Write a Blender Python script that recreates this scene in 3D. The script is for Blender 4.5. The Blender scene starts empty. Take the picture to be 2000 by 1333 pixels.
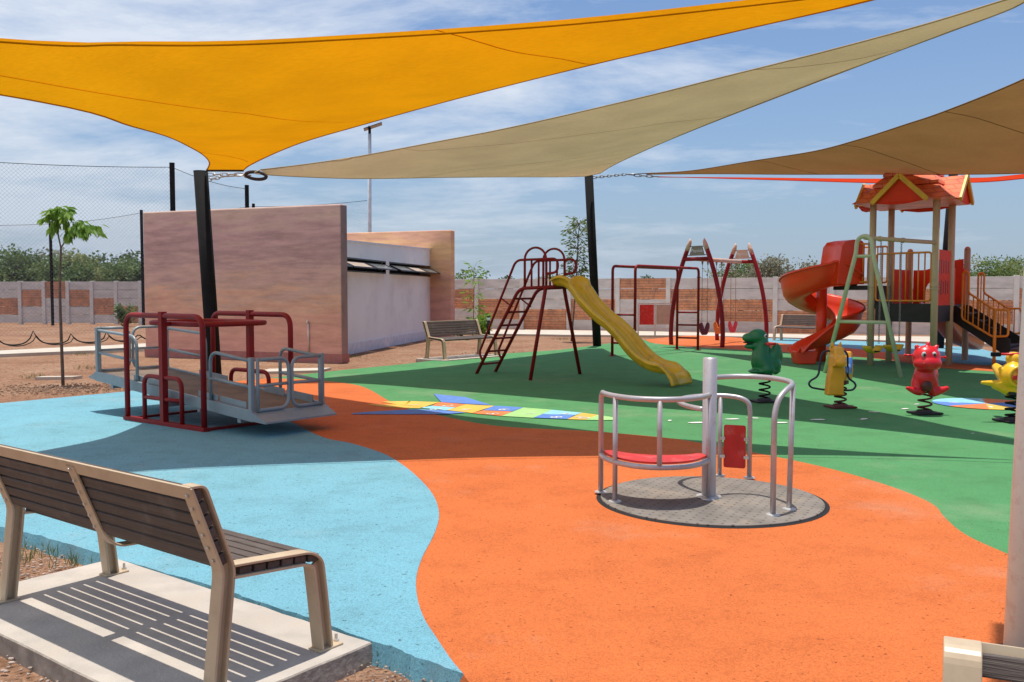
import bpy, math, random
from mathutils import Vector, Matrix, noise as mnoise
random.seed(7)
V = Vector
PI = math.pi
R = math.radians
sc = bpy.context.scene
COL = bpy.data.collections.new("playground"); sc.collection.children.link(COL)

# ---------------------------------------------------------------- camera
F_PX, CAM_H = 1810.0, 1.65
PITCH = math.atan(95.5 / F_PX)
cam_d = bpy.data.cameras.new("camera"); cam = bpy.data.objects.new("camera", cam_d)
sc.collection.objects.link(cam); sc.camera = cam
cam.location = (0, 0, CAM_H); cam.rotation_euler = (PI / 2 - PITCH, 0, 0)
cam_d.sensor_width = 36; cam_d.lens = 36 * F_PX / 2000; cam_d.clip_end = 3000; cam_d.clip_start = .05

def ray(px, py):
    a = (px - 1000) / F_PX; b = (666.5 - py) / F_PX
    c, s = math.cos(PITCH), math.sin(PITCH)
    return V((a, c + b * s, b * c - s))
def U(px, py, z=0.0):                      # survey point on the level z
    d = ray(px, py); t = (z - CAM_H) / d.z
    return V((d.x * t, d.y * t, z))
def D(px, py, Y):                          # survey point at ground distance Y
    d = ray(px, py); t = Y / d.y
    return V((d.x * t, Y, CAM_H + d.z * t))
def SE(px, ysh, yimg):                     # point above its own noon shadow
    g = U(px, ysh); return D(px, yimg, g.y)

# ---------------------------------------------------------------- materials
def nodes(m):
    m.use_nodes = True; nt = m.node_tree; nt.nodes.clear(); return nt, nt.nodes, nt.links
def lin(c): return tuple(c) + (1,)
def mat(name, col, rough=.5, var=.12, scale=6, bump=.0, bscale=120, metal=0, coat=0, dirt=None, dscale=3, damt=.4, spec=.5, stretch=None):
    m = bpy.data.materials.new(name); nt, N, L = nodes(m)
    out = N.new('ShaderNodeOutputMaterial'); p = N.new('ShaderNodeBsdfPrincipled')
    L.new(p.outputs[0], out.inputs[0])
    tc = N.new('ShaderNodeTexCoord'); src = tc.outputs['Object']
    if stretch:
        mp = N.new('ShaderNodeMapping'); mp.inputs['Scale'].default_value = stretch
        L.new(src, mp.inputs[0]); src = mp.outputs[0]
    n = N.new('ShaderNodeTexNoise'); n.inputs['Scale'].default_value = scale; n.inputs['Detail'].default_value = 6
    L.new(src, n.inputs['Vector'])
    r = N.new('ShaderNodeValToRGB'); L.new(n.outputs[0], r.inputs[0])
    r.color_ramp.elements[0].position = .3; r.color_ramp.elements[1].position = .7
    r.color_ramp.elements[0].color = lin([c * (1 - var) for c in col]); r.color_ramp.elements[1].color = lin([min(1, c * (1 + var)) for c in col])
    cs = r.outputs[0]
    if dirt:
        n2 = N.new('ShaderNodeTexNoise'); n2.inputs['Scale'].default_value = dscale; n2.inputs['Detail'].default_value = 9; n2.inputs['Roughness'].default_value = .65
        L.new(tc.outputs['Object'], n2.inputs['Vector'])
        r2 = N.new('ShaderNodeValToRGB'); L.new(n2.outputs[0], r2.inputs[0])
        r2.color_ramp.elements[0].position = .52; r2.color_ramp.elements[1].position = .72
        r2.color_ramp.elements[1].color = (damt, damt, damt, 1); r2.color_ramp.elements[0].color = (0, 0, 0, 1)
        mx = N.new('ShaderNodeMixRGB'); L.new(r2.outputs[0], mx.inputs[0]); L.new(cs, mx.inputs[1]); mx.inputs[2].default_value = lin(dirt)
        cs = mx.outputs[0]
    L.new(cs, p.inputs['Base Color'])
    p.inputs['Metallic'].default_value = metal; p.inputs['Specular IOR Level'].default_value = spec
    if coat: p.inputs['Coat Weight'].default_value = coat; p.inputs['Coat Roughness'].default_value = .12
    rr = N.new('ShaderNodeMapRange'); L.new(n.outputs[0], rr.inputs[0])
    rr.inputs[3].default_value = max(.02, rough - .08); rr.inputs[4].default_value = min(1, rough + .1)
    L.new(rr.outputs[0], p.inputs['Roughness'])
    if bump:
        nb = N.new('ShaderNodeTexNoise'); nb.inputs['Scale'].default_value = bscale; nb.inputs['Detail'].default_value = 4
        L.new(src, nb.inputs['Vector'])
        b = N.new('ShaderNodeBump'); b.inputs['Strength'].default_value = min(1, bump); b.inputs['Distance'].default_value = .01
        L.new(nb.outputs[0], b.inputs['Height']); L.new(b.outputs[0], p.inputs['Normal'])
    return m

def rubber(name, col):
    m = bpy.data.materials.new(name); nt, N, L = nodes(m)
    out = N.new('ShaderNodeOutputMaterial'); p = N.new('ShaderNodeBsdfPrincipled'); L.new(p.outputs[0], out.inputs[0])
    tc = N.new('ShaderNodeTexCoord')
    def nz(s, d=4, ro=.6):
        n = N.new('ShaderNodeTexNoise'); n.inputs['Scale'].default_value = s; n.inputs['Detail'].default_value = d; n.inputs['Roughness'].default_value = ro
        L.new(tc.outputs['Object'], n.inputs['Vector']); return n.outputs[0]
    def ramp(f, a, b, ca, cb):
        r = N.new('ShaderNodeValToRGB'); L.new(f, r.inputs[0]); r.color_ramp.elements[0].position = a; r.color_ramp.elements[1].position = b
        r.color_ramp.elements[0].color = lin(ca); r.color_ramp.elements[1].color = lin(cb); return r.outputs[0]
    def mul(a, b, f=1):
        x = N.new('ShaderNodeMixRGB'); x.blend_type = 'MULTIPLY'; x.inputs[0].default_value = f; L.new(a, x.inputs[1]); L.new(b, x.inputs[2]); return x.outputs[0]
    v = N.new('ShaderNodeTexVoronoi'); v.inputs['Scale'].default_value = 300; L.new(tc.outputs['Object'], v.inputs['Vector'])
    base = ramp(nz(.7, 8), .3, .72, [c * .93 for c in col], [min(1, c * 1.07) for c in col])
    grain = ramp(v.outputs['Distance'], .25, .95, (1.06, 1.06, 1.06), (.62, .62, .62))
    c = mul(base, grain, .8)
    c = mul(c, ramp(nz(95, 3), .36, .6, (.6, .57, .55), (1.08, 1.08, 1.08)), .6)
    c = mul(c, ramp(nz(33, 2), .30, .345, (.3, .25, .2), (1, 1, 1)), .75)          # loose dark granules
    c = mul(c, ramp(nz(2.3, 9, .7), .36, .52, (.84, .82, .8), (1, 1, 1)), .8)      # scuffs
    dst = N.new('ShaderNodeMixRGB'); L.new(ramp(nz(.45, 10, .7), .55, .8, (0, 0, 0), (.4, .4, .4)), dst.inputs[0]); L.new(c, dst.inputs[1]); dst.inputs[2].default_value = (.45, .36, .27, 1)
    L.new(dst.outputs[0], p.inputs['Base Color']); p.inputs['Roughness'].default_value = .85; p.inputs['Specular IOR Level'].default_value = .25
    b = N.new('ShaderNodeBump'); b.inputs['Strength'].default_value = .45; b.inputs['Distance'].default_value = .004
    L.new(v.outputs['Distance'], b.inputs['Height']); b.invert = True
    L.new(b.outputs[0], p.inputs['Normal'])
    return m

def fabric(name, col, trans, seam=1.0):
    m = bpy.data.materials.new(name); nt, N, L = nodes(m)
    out = N.new('ShaderNodeOutputMaterial'); tc = N.new('ShaderNodeTexCoord')
    n = N.new('ShaderNodeTexNoise'); n.inputs['Scale'].default_value = .9; n.inputs['Detail'].default_value = 8; L.new(tc.outputs['Object'], n.inputs['Vector'])
    w = N.new('ShaderNodeTexNoise'); w.inputs['Scale'].default_value = 1; w.inputs['Detail'].default_value = 3
    mp = N.new('ShaderNodeMapping'); mp.inputs['Scale'].default_value = (3, 90, 90); mp.inputs['Rotation'].default_value = (0, 0, .6)
    L.new(tc.outputs['Object'], mp.inputs[0]); L.new(mp.outputs[0], w.inputs['Vector'])
    a = N.new('ShaderNodeMath'); a.operation = 'ADD'; L.new(n.outputs[0], a.inputs[0]); L.new(w.outputs[0], a.inputs[1])
    r = N.new('ShaderNodeValToRGB'); mr = N.new('ShaderNodeMath'); mr.operation = 'MULTIPLY'; mr.inputs[1].default_value = .5
    L.new(a.outputs[0], mr.inputs[0]); L.new(mr.outputs[0], r.inputs[0])
    r.color_ramp.elements[0].position = .38; r.color_ramp.elements[1].position = .62
    r.color_ramp.elements[0].color = lin([c * .86 for c in col]); r.color_ramp.elements[1].color = lin([min(1, c * 1.07) for c in col])
    d = N.new('ShaderNodeBsdfDiffuse'); t = N.new('ShaderNodeBsdfTranslucent'); mx = N.new('ShaderNodeMixShader'); mx.inputs[0].default_value = trans
    L.new(r.outputs[0], d.inputs[0]); L.new(r.outputs[0], t.inputs[0]); L.new(d.outputs[0], mx.inputs[1]); L.new(t.outputs[0], mx.inputs[2]); L.new(mx.outputs[0], out.inputs[0])
    return m

def leafmat(name, c1, c2, trans=.35):
    m = bpy.data.materials.new(name); nt, N, L = nodes(m)
    out = N.new('ShaderNodeOutputMaterial'); tc = N.new('ShaderNodeTexCoord')
    n = N.new('ShaderNodeTexNoise'); n.inputs['Scale'].default_value = 1.6; n.inputs['Detail'].default_value = 5; L.new(tc.outputs['Object'], n.inputs['Vector'])
    r = N.new('ShaderNodeValToRGB'); L.new(n.outputs[0], r.inputs[0]); r.color_ramp.elements[0].position = .35; r.color_ramp.elements[1].position = .65
    r.color_ramp.elements[0].color = lin(c1); r.color_ramp.elements[1].color = lin(c2)
    d = N.new('ShaderNodeBsdfPrincipled'); d.inputs['Roughness'].default_value = .6; t = N.new('ShaderNodeBsdfTranslucent'); mx = N.new('ShaderNodeMixShader'); mx.inputs[0].default_value = trans
    L.new(r.outputs[0], d.inputs[0]); L.new(r.outputs[0], t.inputs[0]); L.new(d.outputs[0], mx.inputs[1]); L.new(t.outputs[0], mx.inputs[2]); L.new(mx.outputs[0], out.inputs[0])
    return m

def dirtmat(name, stones=True):
    m = bpy.data.materials.new(name); nt, N, L = nodes(m)
    out = N.new('ShaderNodeOutputMaterial'); p = N.new('ShaderNodeBsdfPrincipled'); L.new(p.outputs[0], out.inputs[0])
    tc = N.new('ShaderNodeTexCoord')
    def nz(s, d=6, ro=.6):
        n = N.new('ShaderNodeTexNoise'); n.inputs['Scale'].default_value = s; n.inputs['Detail'].default_value = d; n.inputs['Roughness'].default_value = ro
        L.new(tc.outputs['Object'], n.inputs['Vector']); return n.outputs[0]
    r = N.new('ShaderNodeValToRGB'); L.new(nz(.5, 12, .7), r.inputs[0]); e = r.color_ramp.elements
    e[0].position = .32; e[0].color = (.275, .145, .088, 1); e[1].position = .68; e[1].color = (.44, .29, .195, 1)
    x = e.new(.5); x.color = (.37, .215, .135, 1)
    v = N.new('ShaderNodeTexVoronoi'); v.inputs['Scale'].default_value = 62; L.new(tc.outputs['Object'], v.inputs['Vector'])
    v.inputs['Randomness'].default_value = 1
    hs = N.new('ShaderNodeSeparateColor'); L.new(v.outputs['Color'], hs.inputs[0])
    rp = N.new('ShaderNodeValToRGB'); L.new(hs.outputs[0], rp.inputs[0]); e = rp.color_ramp.elements
    e[0].position = 0; e[0].color = (.55, .5, .48, 1); e[1].position = 1; e[1].color = (1.25, 1.2, 1.15, 1)
    mx = N.new('ShaderNodeMixRGB'); mx.blend_type = 'MULTIPLY'; mx.inputs[0].default_value = .8; L.new(r.outputs[0], mx.inputs[1]); L.new(rp.outputs[0], mx.inputs[2])
    r3 = N.new('ShaderNodeValToRGB'); L.new(nz(9, 8, .75), r3.inputs[0]); r3.color_ramp.elements[0].position = .36; r3.color_ramp.elements[1].position = .56
    r3.color_ramp.elements[0].color = (.6, .52, .46, 1); r3.color_ramp.elements[1].color = (1.05, 1.05, 1.05, 1)
    m2 = N.new('ShaderNodeMixRGB'); m2.blend_type = 'MULTIPLY'; m2.inputs[0].default_value = .8; L.new(mx.outputs[0], m2.inputs[1]); L.new(r3.outputs[0], m2.inputs[2])
    L.new(m2.outputs[0], p.inputs['Base Color']); p.inputs['Roughness'].default_value = .95; p.inputs['Specular IOR Level'].default_value = .15
    a = N.new('ShaderNodeMath'); a.operation = 'ADD'; L.new(nz(14, 8, .7), a.inputs[0])
    vv = N.new('ShaderNodeMath'); vv.operation = 'MULTIPLY'; vv.inputs[1].default_value = -.35; L.new(v.outputs['Distance'], vv.inputs[0]); L.new(vv.outputs[0], a.inputs[1])
    b = N.new('ShaderNodeBump'); b.inputs['Strength'].default_value = .8; b.inputs['Distance'].default_value = .05; L.new(a.outputs[0], b.inputs['Height']); L.new(b.outputs[0], p.inputs['Normal'])
    return m

def plaster(name, stops, vscale=(.38, 1, 3.4), base=None):
    """streaky hand-brushed plaster: colour drifts with height, horizontal brush marks"""
    m = bpy.data.materials.new(name); nt, N, L = nodes(m)
    out = N.new('ShaderNodeOutputMaterial'); p = N.new('ShaderNodeBsdfPrincipled'); L.new(p.outputs[0], out.inputs[0])
    tc = N.new('ShaderNodeTexCoord'); mp = N.new('ShaderNodeMapping'); mp.inputs['Scale'].default_value = vscale; L.new(tc.outputs['Object'], mp.inputs[0])
    n = N.new('ShaderNodeTexNoise'); n.inputs['Scale'].default_value = 1.3; n.inputs['Detail'].default_value = 9; n.inputs['Roughness'].default_value = .62; L.new(mp.outputs[0], n.inputs['Vector'])
    sp = N.new('ShaderNodeSeparateXYZ'); L.new(tc.outputs['Object'], sp.inputs[0])
    h = N.new('ShaderNodeMath'); h.operation = 'MULTIPLY'; h.inputs[1].default_value = 1 / 3.8; L.new(sp.outputs[2], h.inputs[0])
    k = N.new('ShaderNodeMath'); k.operation = 'MULTIPLY_ADD'; k.inputs[1].default_value = .9; L.new(n.outputs[0], k.inputs[0])
    hh = N.new('ShaderNodeMath'); hh.operation = 'ADD'; hh.inputs[1].default_value = -.45; L.new(h.outputs[0], hh.inputs[0]); L.new(hh.outputs[0], k.inputs[2])
    r = N.new('ShaderNodeValToRGB'); L.new(k.outputs[0], r.inputs[0]); e = r.color_ramp.elements
    e[0].position = stops[0][0]; e[0].color = lin(stops[0][1]); e[1].position = stops[-1][0]; e[1].color = lin(stops[-1][1])
    for q, c in stops[1:-1]: x = e.new(q); x.color = lin(c)
    n2 = N.new('ShaderNodeTexNoise'); n2.inputs['Scale'].default_value = 1.0; n2.inputs['Detail'].default_value = 12; n2.inputs['Roughness'].default_value = .7
    mp2 = N.new('ShaderNodeMapping'); mp2.inputs['Scale'].default_value = (1.1, 1, 5); L.new(tc.outputs['Object'], mp2.inputs[0]); L.new(mp2.outputs[0], n2.inputs['Vector'])
    r2 = N.new('ShaderNodeValToRGB'); L.new(n2.outputs[0], r2.inputs[0]); r2.color_ramp.elements[0].position = .36; r2.color_ramp.elements[1].position = .6
    r2.color_ramp.elements[0].color = (.72, .68, .68, 1); r2.color_ramp.elements[1].color = (1.06, 1.05, 1.04, 1)
    mx = N.new('ShaderNodeMixRGB'); mx.blend_type = 'MULTIPLY'; mx.inputs[0].default_value = .7; L.new(r.outputs[0], mx.inputs[1]); L.new(r2.outputs[0], mx.inputs[2])
    L.new(mx.outputs[0], p.inputs['Base Color']); p.inputs['Roughness'].default_value = .9; p.inputs['Specular IOR Level'].default_value = .2
    b = N.new('ShaderNodeBump'); b.inputs['Strength'].default_value = .25; b.inputs['Distance'].default_value = .01; L.new(n2.outputs[0], b.inputs['Height']); L.new(b.outputs[0], p.inputs['Normal'])
    return m

def brickmat(name, c1, c2, mortar, bw, bh, sc_=1.0, bumpd=.01, warp=0):
    m = bpy.data.materials.new(name); nt, N, L = nodes(m)
    out = N.new('ShaderNodeOutputMaterial'); p = N.new('ShaderNodeBsdfPrincipled'); L.new(p.outputs[0], out.inputs[0])
    tc = N.new('ShaderNodeTexCoord'); sp = N.new('ShaderNodeSeparateXYZ'); cb = N.new('ShaderNodeCombineXYZ')
    L.new(tc.outputs['Object'], sp.inputs[0]); L.new(sp.outputs[0], cb.inputs[0]); L.new(sp.outputs[2], cb.inputs[1])
    b = N.new('ShaderNodeTexBrick'); L.new(cb.outputs[0], b.inputs['Vector']); b.inputs['Scale'].default_value = sc_
    b.inputs['Brick Width'].default_value = bw; b.inputs['Row Height'].default_value = bh; b.inputs['Mortar Size'].default_value = .008
    b.inputs['Color1'].default_value = lin(c1); b.inputs['Color2'].default_value = lin(c2); b.inputs['Mortar'].default_value = lin(mortar)
    b.offset = .5; b.squash = .6 if warp else 1; b.squash_frequency = 3
    n = N.new('ShaderNodeTexNoise'); n.inputs['Scale'].default_value = 2.4; n.inputs['Detail'].default_value = 8; L.new(tc.outputs['Object'], n.inputs['Vector'])
    r = N.new('ShaderNodeValToRGB'); L.new(n.outputs[0], r.inputs[0]); r.color_ramp.elements[0].position = .33; r.color_ramp.elements[1].position = .68
    r.color_ramp.elements[0].color = (.68, .68, .7, 1); r.color_ramp.elements[1].color = (1.12, 1.1, 1.08, 1)
    mx = N.new('ShaderNodeMixRGB'); mx.blend_type = 'MULTIPLY'; mx.inputs[0].default_value = 1; L.new(b.outputs[0], mx.inputs[1]); L.new(r.outputs[0], mx.inputs[2])
    L.new(mx.outputs[0], p.inputs['Base Color']); p.inputs['Roughness'].default_value = .9
    bp = N.new('ShaderNodeBump'); bp.invert = True; bp.inputs['Distance'].default_value = bumpd; L.new(b.outputs['Fac'], bp.inputs['Height']); L.new(bp.outputs[0], p.inputs['Normal'])
    return m

def netmat(name, s=.11, w=.05, col=(.09, .09, .1)):
    m = bpy.data.materials.new(name); nt, N, L = nodes(m)
    out = N.new('ShaderNodeOutputMaterial'); tc = N.new('ShaderNodeTexCoord'); sp = N.new('ShaderNodeSeparateXYZ'); L.new(tc.outputs['Object'], sp.inputs[0])
    def M(op, a, b=None):
        x = N.new('ShaderNodeMath'); x.operation = op
        for i, q in enumerate((a, b)):
            if q is None: continue
            if isinstance(q, (int, float)): x.inputs[i].default_value = q
            else: L.new(q, x.inputs[i])
        return x.outputs[0]
    X, Z = sp.outputs[0], sp.outputs[2]
    a = M('LESS_THAN', M('FRACT', M('MULTIPLY', M('ADD', X, Z), 1 / s)), w)
    b = M('LESS_THAN', M('FRACT', M('MULTIPLY', M('ADD', M('SUBTRACT', X, Z), 500), 1 / s)), w)
    f = M('MAXIMUM', a, b)
    t = N.new('ShaderNodeBsdfTransparent'); d = N.new('ShaderNodeBsdfDiffuse'); d.inputs[0].default_value = lin(col); mx = N.new('ShaderNodeMixShader')
    L.new(f, mx.inputs[0]); L.new(t.outputs[0], mx.inputs[1]); L.new(d.outputs[0], mx.inputs[2]); L.new(mx.outputs[0], out.inputs[0])
    return m

M = dict(
    orange=rubber('orange_rubber', (.66, .163, .040)), blue=rubber('sky_blue_rubber', (.185, .435, .53)), green=rubber('green_rubber', (.092, .30, .112)),
    dirt=dirtmat('reddish_dirt'),
    yellow_p=mat('yellow_paint', (.66, .42, .06), .8, bump=.3, scale=2, dirt=(.2, .36, .2), dscale=7, damt=.5), blue_p=mat('blue_paint', (.09, .2, .55), .8, bump=.3, dirt=(.2, .36, .2), dscale=7, damt=.5), lgreen_p=mat('pale_green_paint', (.32, .58, .2), .8, bump=.3, dirt=(.2, .36, .2), dscale=7, damt=.5),
    lblue_p=mat('light_blue_paint', (.25, .55, .66), .8, bump=.3, dirt=(.2, .36, .2), dscale=7, damt=.5), orange_p=mat('orange_paint', (.75, .18, .05), .8, bump=.3, dirt=(.2, .36, .2), dscale=7, damt=.5), white_p=mat('white_paint', (.75, .72, .66), .8, dirt=(.3, .4, .3), damt=.6, dscale=20),
    concrete=mat('pale_concrete', (.47, .415, .355), .9, .14, 5, bump=.5, bscale=60, dirt=(.36, .28, .2), dscale=2.5, damt=.45),
    slab_side=mat('rough_concrete_edge', (.33, .28, .23), .95, .3, 12, bump=1, bscale=30),
    path=mat('path_concrete', (.52, .46, .38), .9, .1, 1.2, bump=.3, dirt=(.45, .3, .2), dscale=.8, damt=.5),
    black=mat('black_steel', (.012, .012, .013), .8, .2, 4, dirt=(.035, .03, .027), damt=.4, spec=.15),
    navy=mat('navy_tube', (.012, .014, .05), .35),
    red_steel=mat('dark_red_enamel', (.25, .008, .009), .5, .15, 5, dirt=(.10, .03, .025), dscale=9, damt=.4, spec=.3),
    swing_red=mat('crimson_enamel', (.24, .009, .015), .5, .12, 5, spec=.3),
    grey_steel=mat('blue_grey_painted_steel', (.27, .32, .345), .42, .12, 6, dirt=(.2, .16, .12), dscale=6, damt=.45, metal=.15),
    deck_plate=mat('rusty_tread_plate', (.17, .13, .10), .8, .3, 3, bump=.8, bscale=30, dirt=(.28, .17, .10), dscale=2.5, damt=.7),
    silver=mat('silver_painted_tube', (.45, .42, .43), .36, .1, 7, metal=.35, dirt=(.33, .2, .13), dscale=14, damt=.5),
    zinc=mat('galvanised_fitting', (.62, .60, .56), .4, .15, 10, metal=.6),
    red_board=mat('red_plastic_board', (.55, .018, .012), .4, .15, 6, dirt=(.66, .2, .16), dscale=9, damt=.5),
    beige_board=mat('beige_perforated_board', (.45, .34, .25), .6),
    bench_steel=mat('beige_powder_coat', (.54, .41, .265), .42, .07, 7, dirt=(.34, .24, .15), dscale=10, damt=.35, coat=.15),
    slat=mat('brown_composite_slat', (.085, .062, .05), .62, .28, 3, bump=.5, bscale=14, stretch=(.4, 14, 14), dirt=(.24, .20, .17), dscale=5, damt=.4),
    yellow_glass=mat('yellow_fibreglass', (.82, .50, .018), .32, .1, 3, coat=.5, dirt=(.33, .2, .04), dscale=5, damt=.55),
    tower_red=mat('red_orange_plastic', (.78, .055, .02), .6, .12, 3, spec=.2),
    slide_red=mat('slide_red_plastic', (.90, .06, .012), .36, .1, 2, coat=.15),
    cream=mat('cream_olive_post', (.58, .48, .28), .45, .08, 5, dirt=(.3, .2, .13), dscale=5, damt=.4), pale_green=mat('pale_green_frame', (.52, .56, .36), .4, .08, 6),
    rail_orange=mat('amber_rail', (.78, .27, .018), .38, .1, 6), trim_yellow=mat('yellow_trim', (.72, .42, .02), .4), orange_plastic=mat('orange_plastic', (.66, .13, .012), .35, coat=.4),
    deck_black=mat('black_deck_steel', (.014, .013, .015), .6, .3, 5, dirt=(.06, .05, .04)),
    dino=mat('dark_green_plastic', (.008, .165, .05), .35, .15, 4, coat=.2, dirt=(.05, .12, .05), damt=.4), mouth=mat('dark_mouth', (.004, .015, .008), .7),
    horse=mat('amber_plastic', (.88, .40, .015), .35, .1, 5, coat=.2), horse_blue=mat('blue_seat_plastic', (.04, .20, .55), .35, coat=.4),
    rider_red=mat('scarlet_plastic', (.68, .010, .016), .32, .08, 4, coat=.2), spring_red=mat('maroon_spring', (.10, .018, .014), .5), eye_w=mat('white_eye', (.8, .8, .8), .3), eye_b=mat('black_eye', (.01, .01, .012), .25),
    plane=mat('bright_yellow_plastic', (.90, .50, .01), .33, .06, 5, coat=.2),
    lamp_pole=mat('white_lamp_pole', (.66, .93, 1.0), .4, .05, 5, dirt=(.34, .30, .28), dscale=16, damt=.35), solar=mat('solar_glass', (.02, .025, .05), .2), far_pole=mat('galvanised_pole', (.66, .66, .66), .5), speck=mat('rust_speck', (.12, .09, .07), .8),
    swing_orange=mat('orange_seat', (.75, .26, .02), .4), swing_pink=mat('pink_red_seat', (.62, .05, .08), .35, coat=.4), swing_wine=mat('wine_seat', (.12, .008, .03), .4), seat_yellow=mat('yellow_belt', (.7, .45, .02), .45),
    timber=mat('peach_tip', (.58, .42, .32), .55), sign_grey=mat('taupe_sign', (.22, .19, .16), .6), ink=mat('white_ink', (.75, .75, .72), .6),
    chain=mat('steel_chain', (.3, .29, .28), .4, metal=.8),
    white_wall=mat('white_wall_paint', (.86, .85, .83), .85, .05, .8, bump=.15, dirt=(.42, .37, .36), dscale=.7, damt=.35), white_trim=mat('white_plinth', (.76, .74, .77), .85),
    frame_black=mat('black_window_frame', (.012, .012, .013), .4), glass=mat('louvre_glass', (.25, .24, .22), .12, spec=.8), dark=mat('dark_interior', (.008, .008, .009), .9),
    wall_conc=mat('precast_concrete', (.60, .555, .52), .92, .16, 2.2, bump=.4, bscale=40, dirt=(.42, .385, .37), dscale=1.2, damt=.5, stretch=(.6, 1, 2)),
    wall_post=mat('precast_post', (.66, .62, .58), .92, .1, 3, bump=.3),
    wall_brick=brickmat('stamped_terracotta_panel', (.72, .30, .145), (.60, .29, .17), (.34, .20, .13), .34, .112, 1, .012, 1),
    bark=mat('bark', (.15, .11, .085), .9, .3, 15, bump=.6, bscale=50),
    leaf_young=leafmat('young_leaf', (.14, .28, .03), (.28, .44, .07), .5), leaf_mid=leafmat('mid_leaf', (.08, .15, .035), (.19, .26, .08)), leaf_dark=leafmat('dark_leaf', (.05, .10, .03), (.13, .19, .06), .3),
    leaf_yel=leafmat('yellow_green_leaf', (.18, .22, .06), (.34, .36, .14)), leaf_grey=leafmat('dry_grey_leaf', (.17, .17, .11), (.30, .29, .19)),
    stone=mat('gravel_stone', (.42, .33, .27), .95, .3, 8, bump=.6), clod=mat('dug_soil', (.30, .185, .12), .95, .3, 10, bump=.8), grass=leafmat('weed', (.10, .14, .03), (.22, .23, .08)),
    rope=mat('black_rope', (.02, .017, .016), .9),
)

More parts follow.
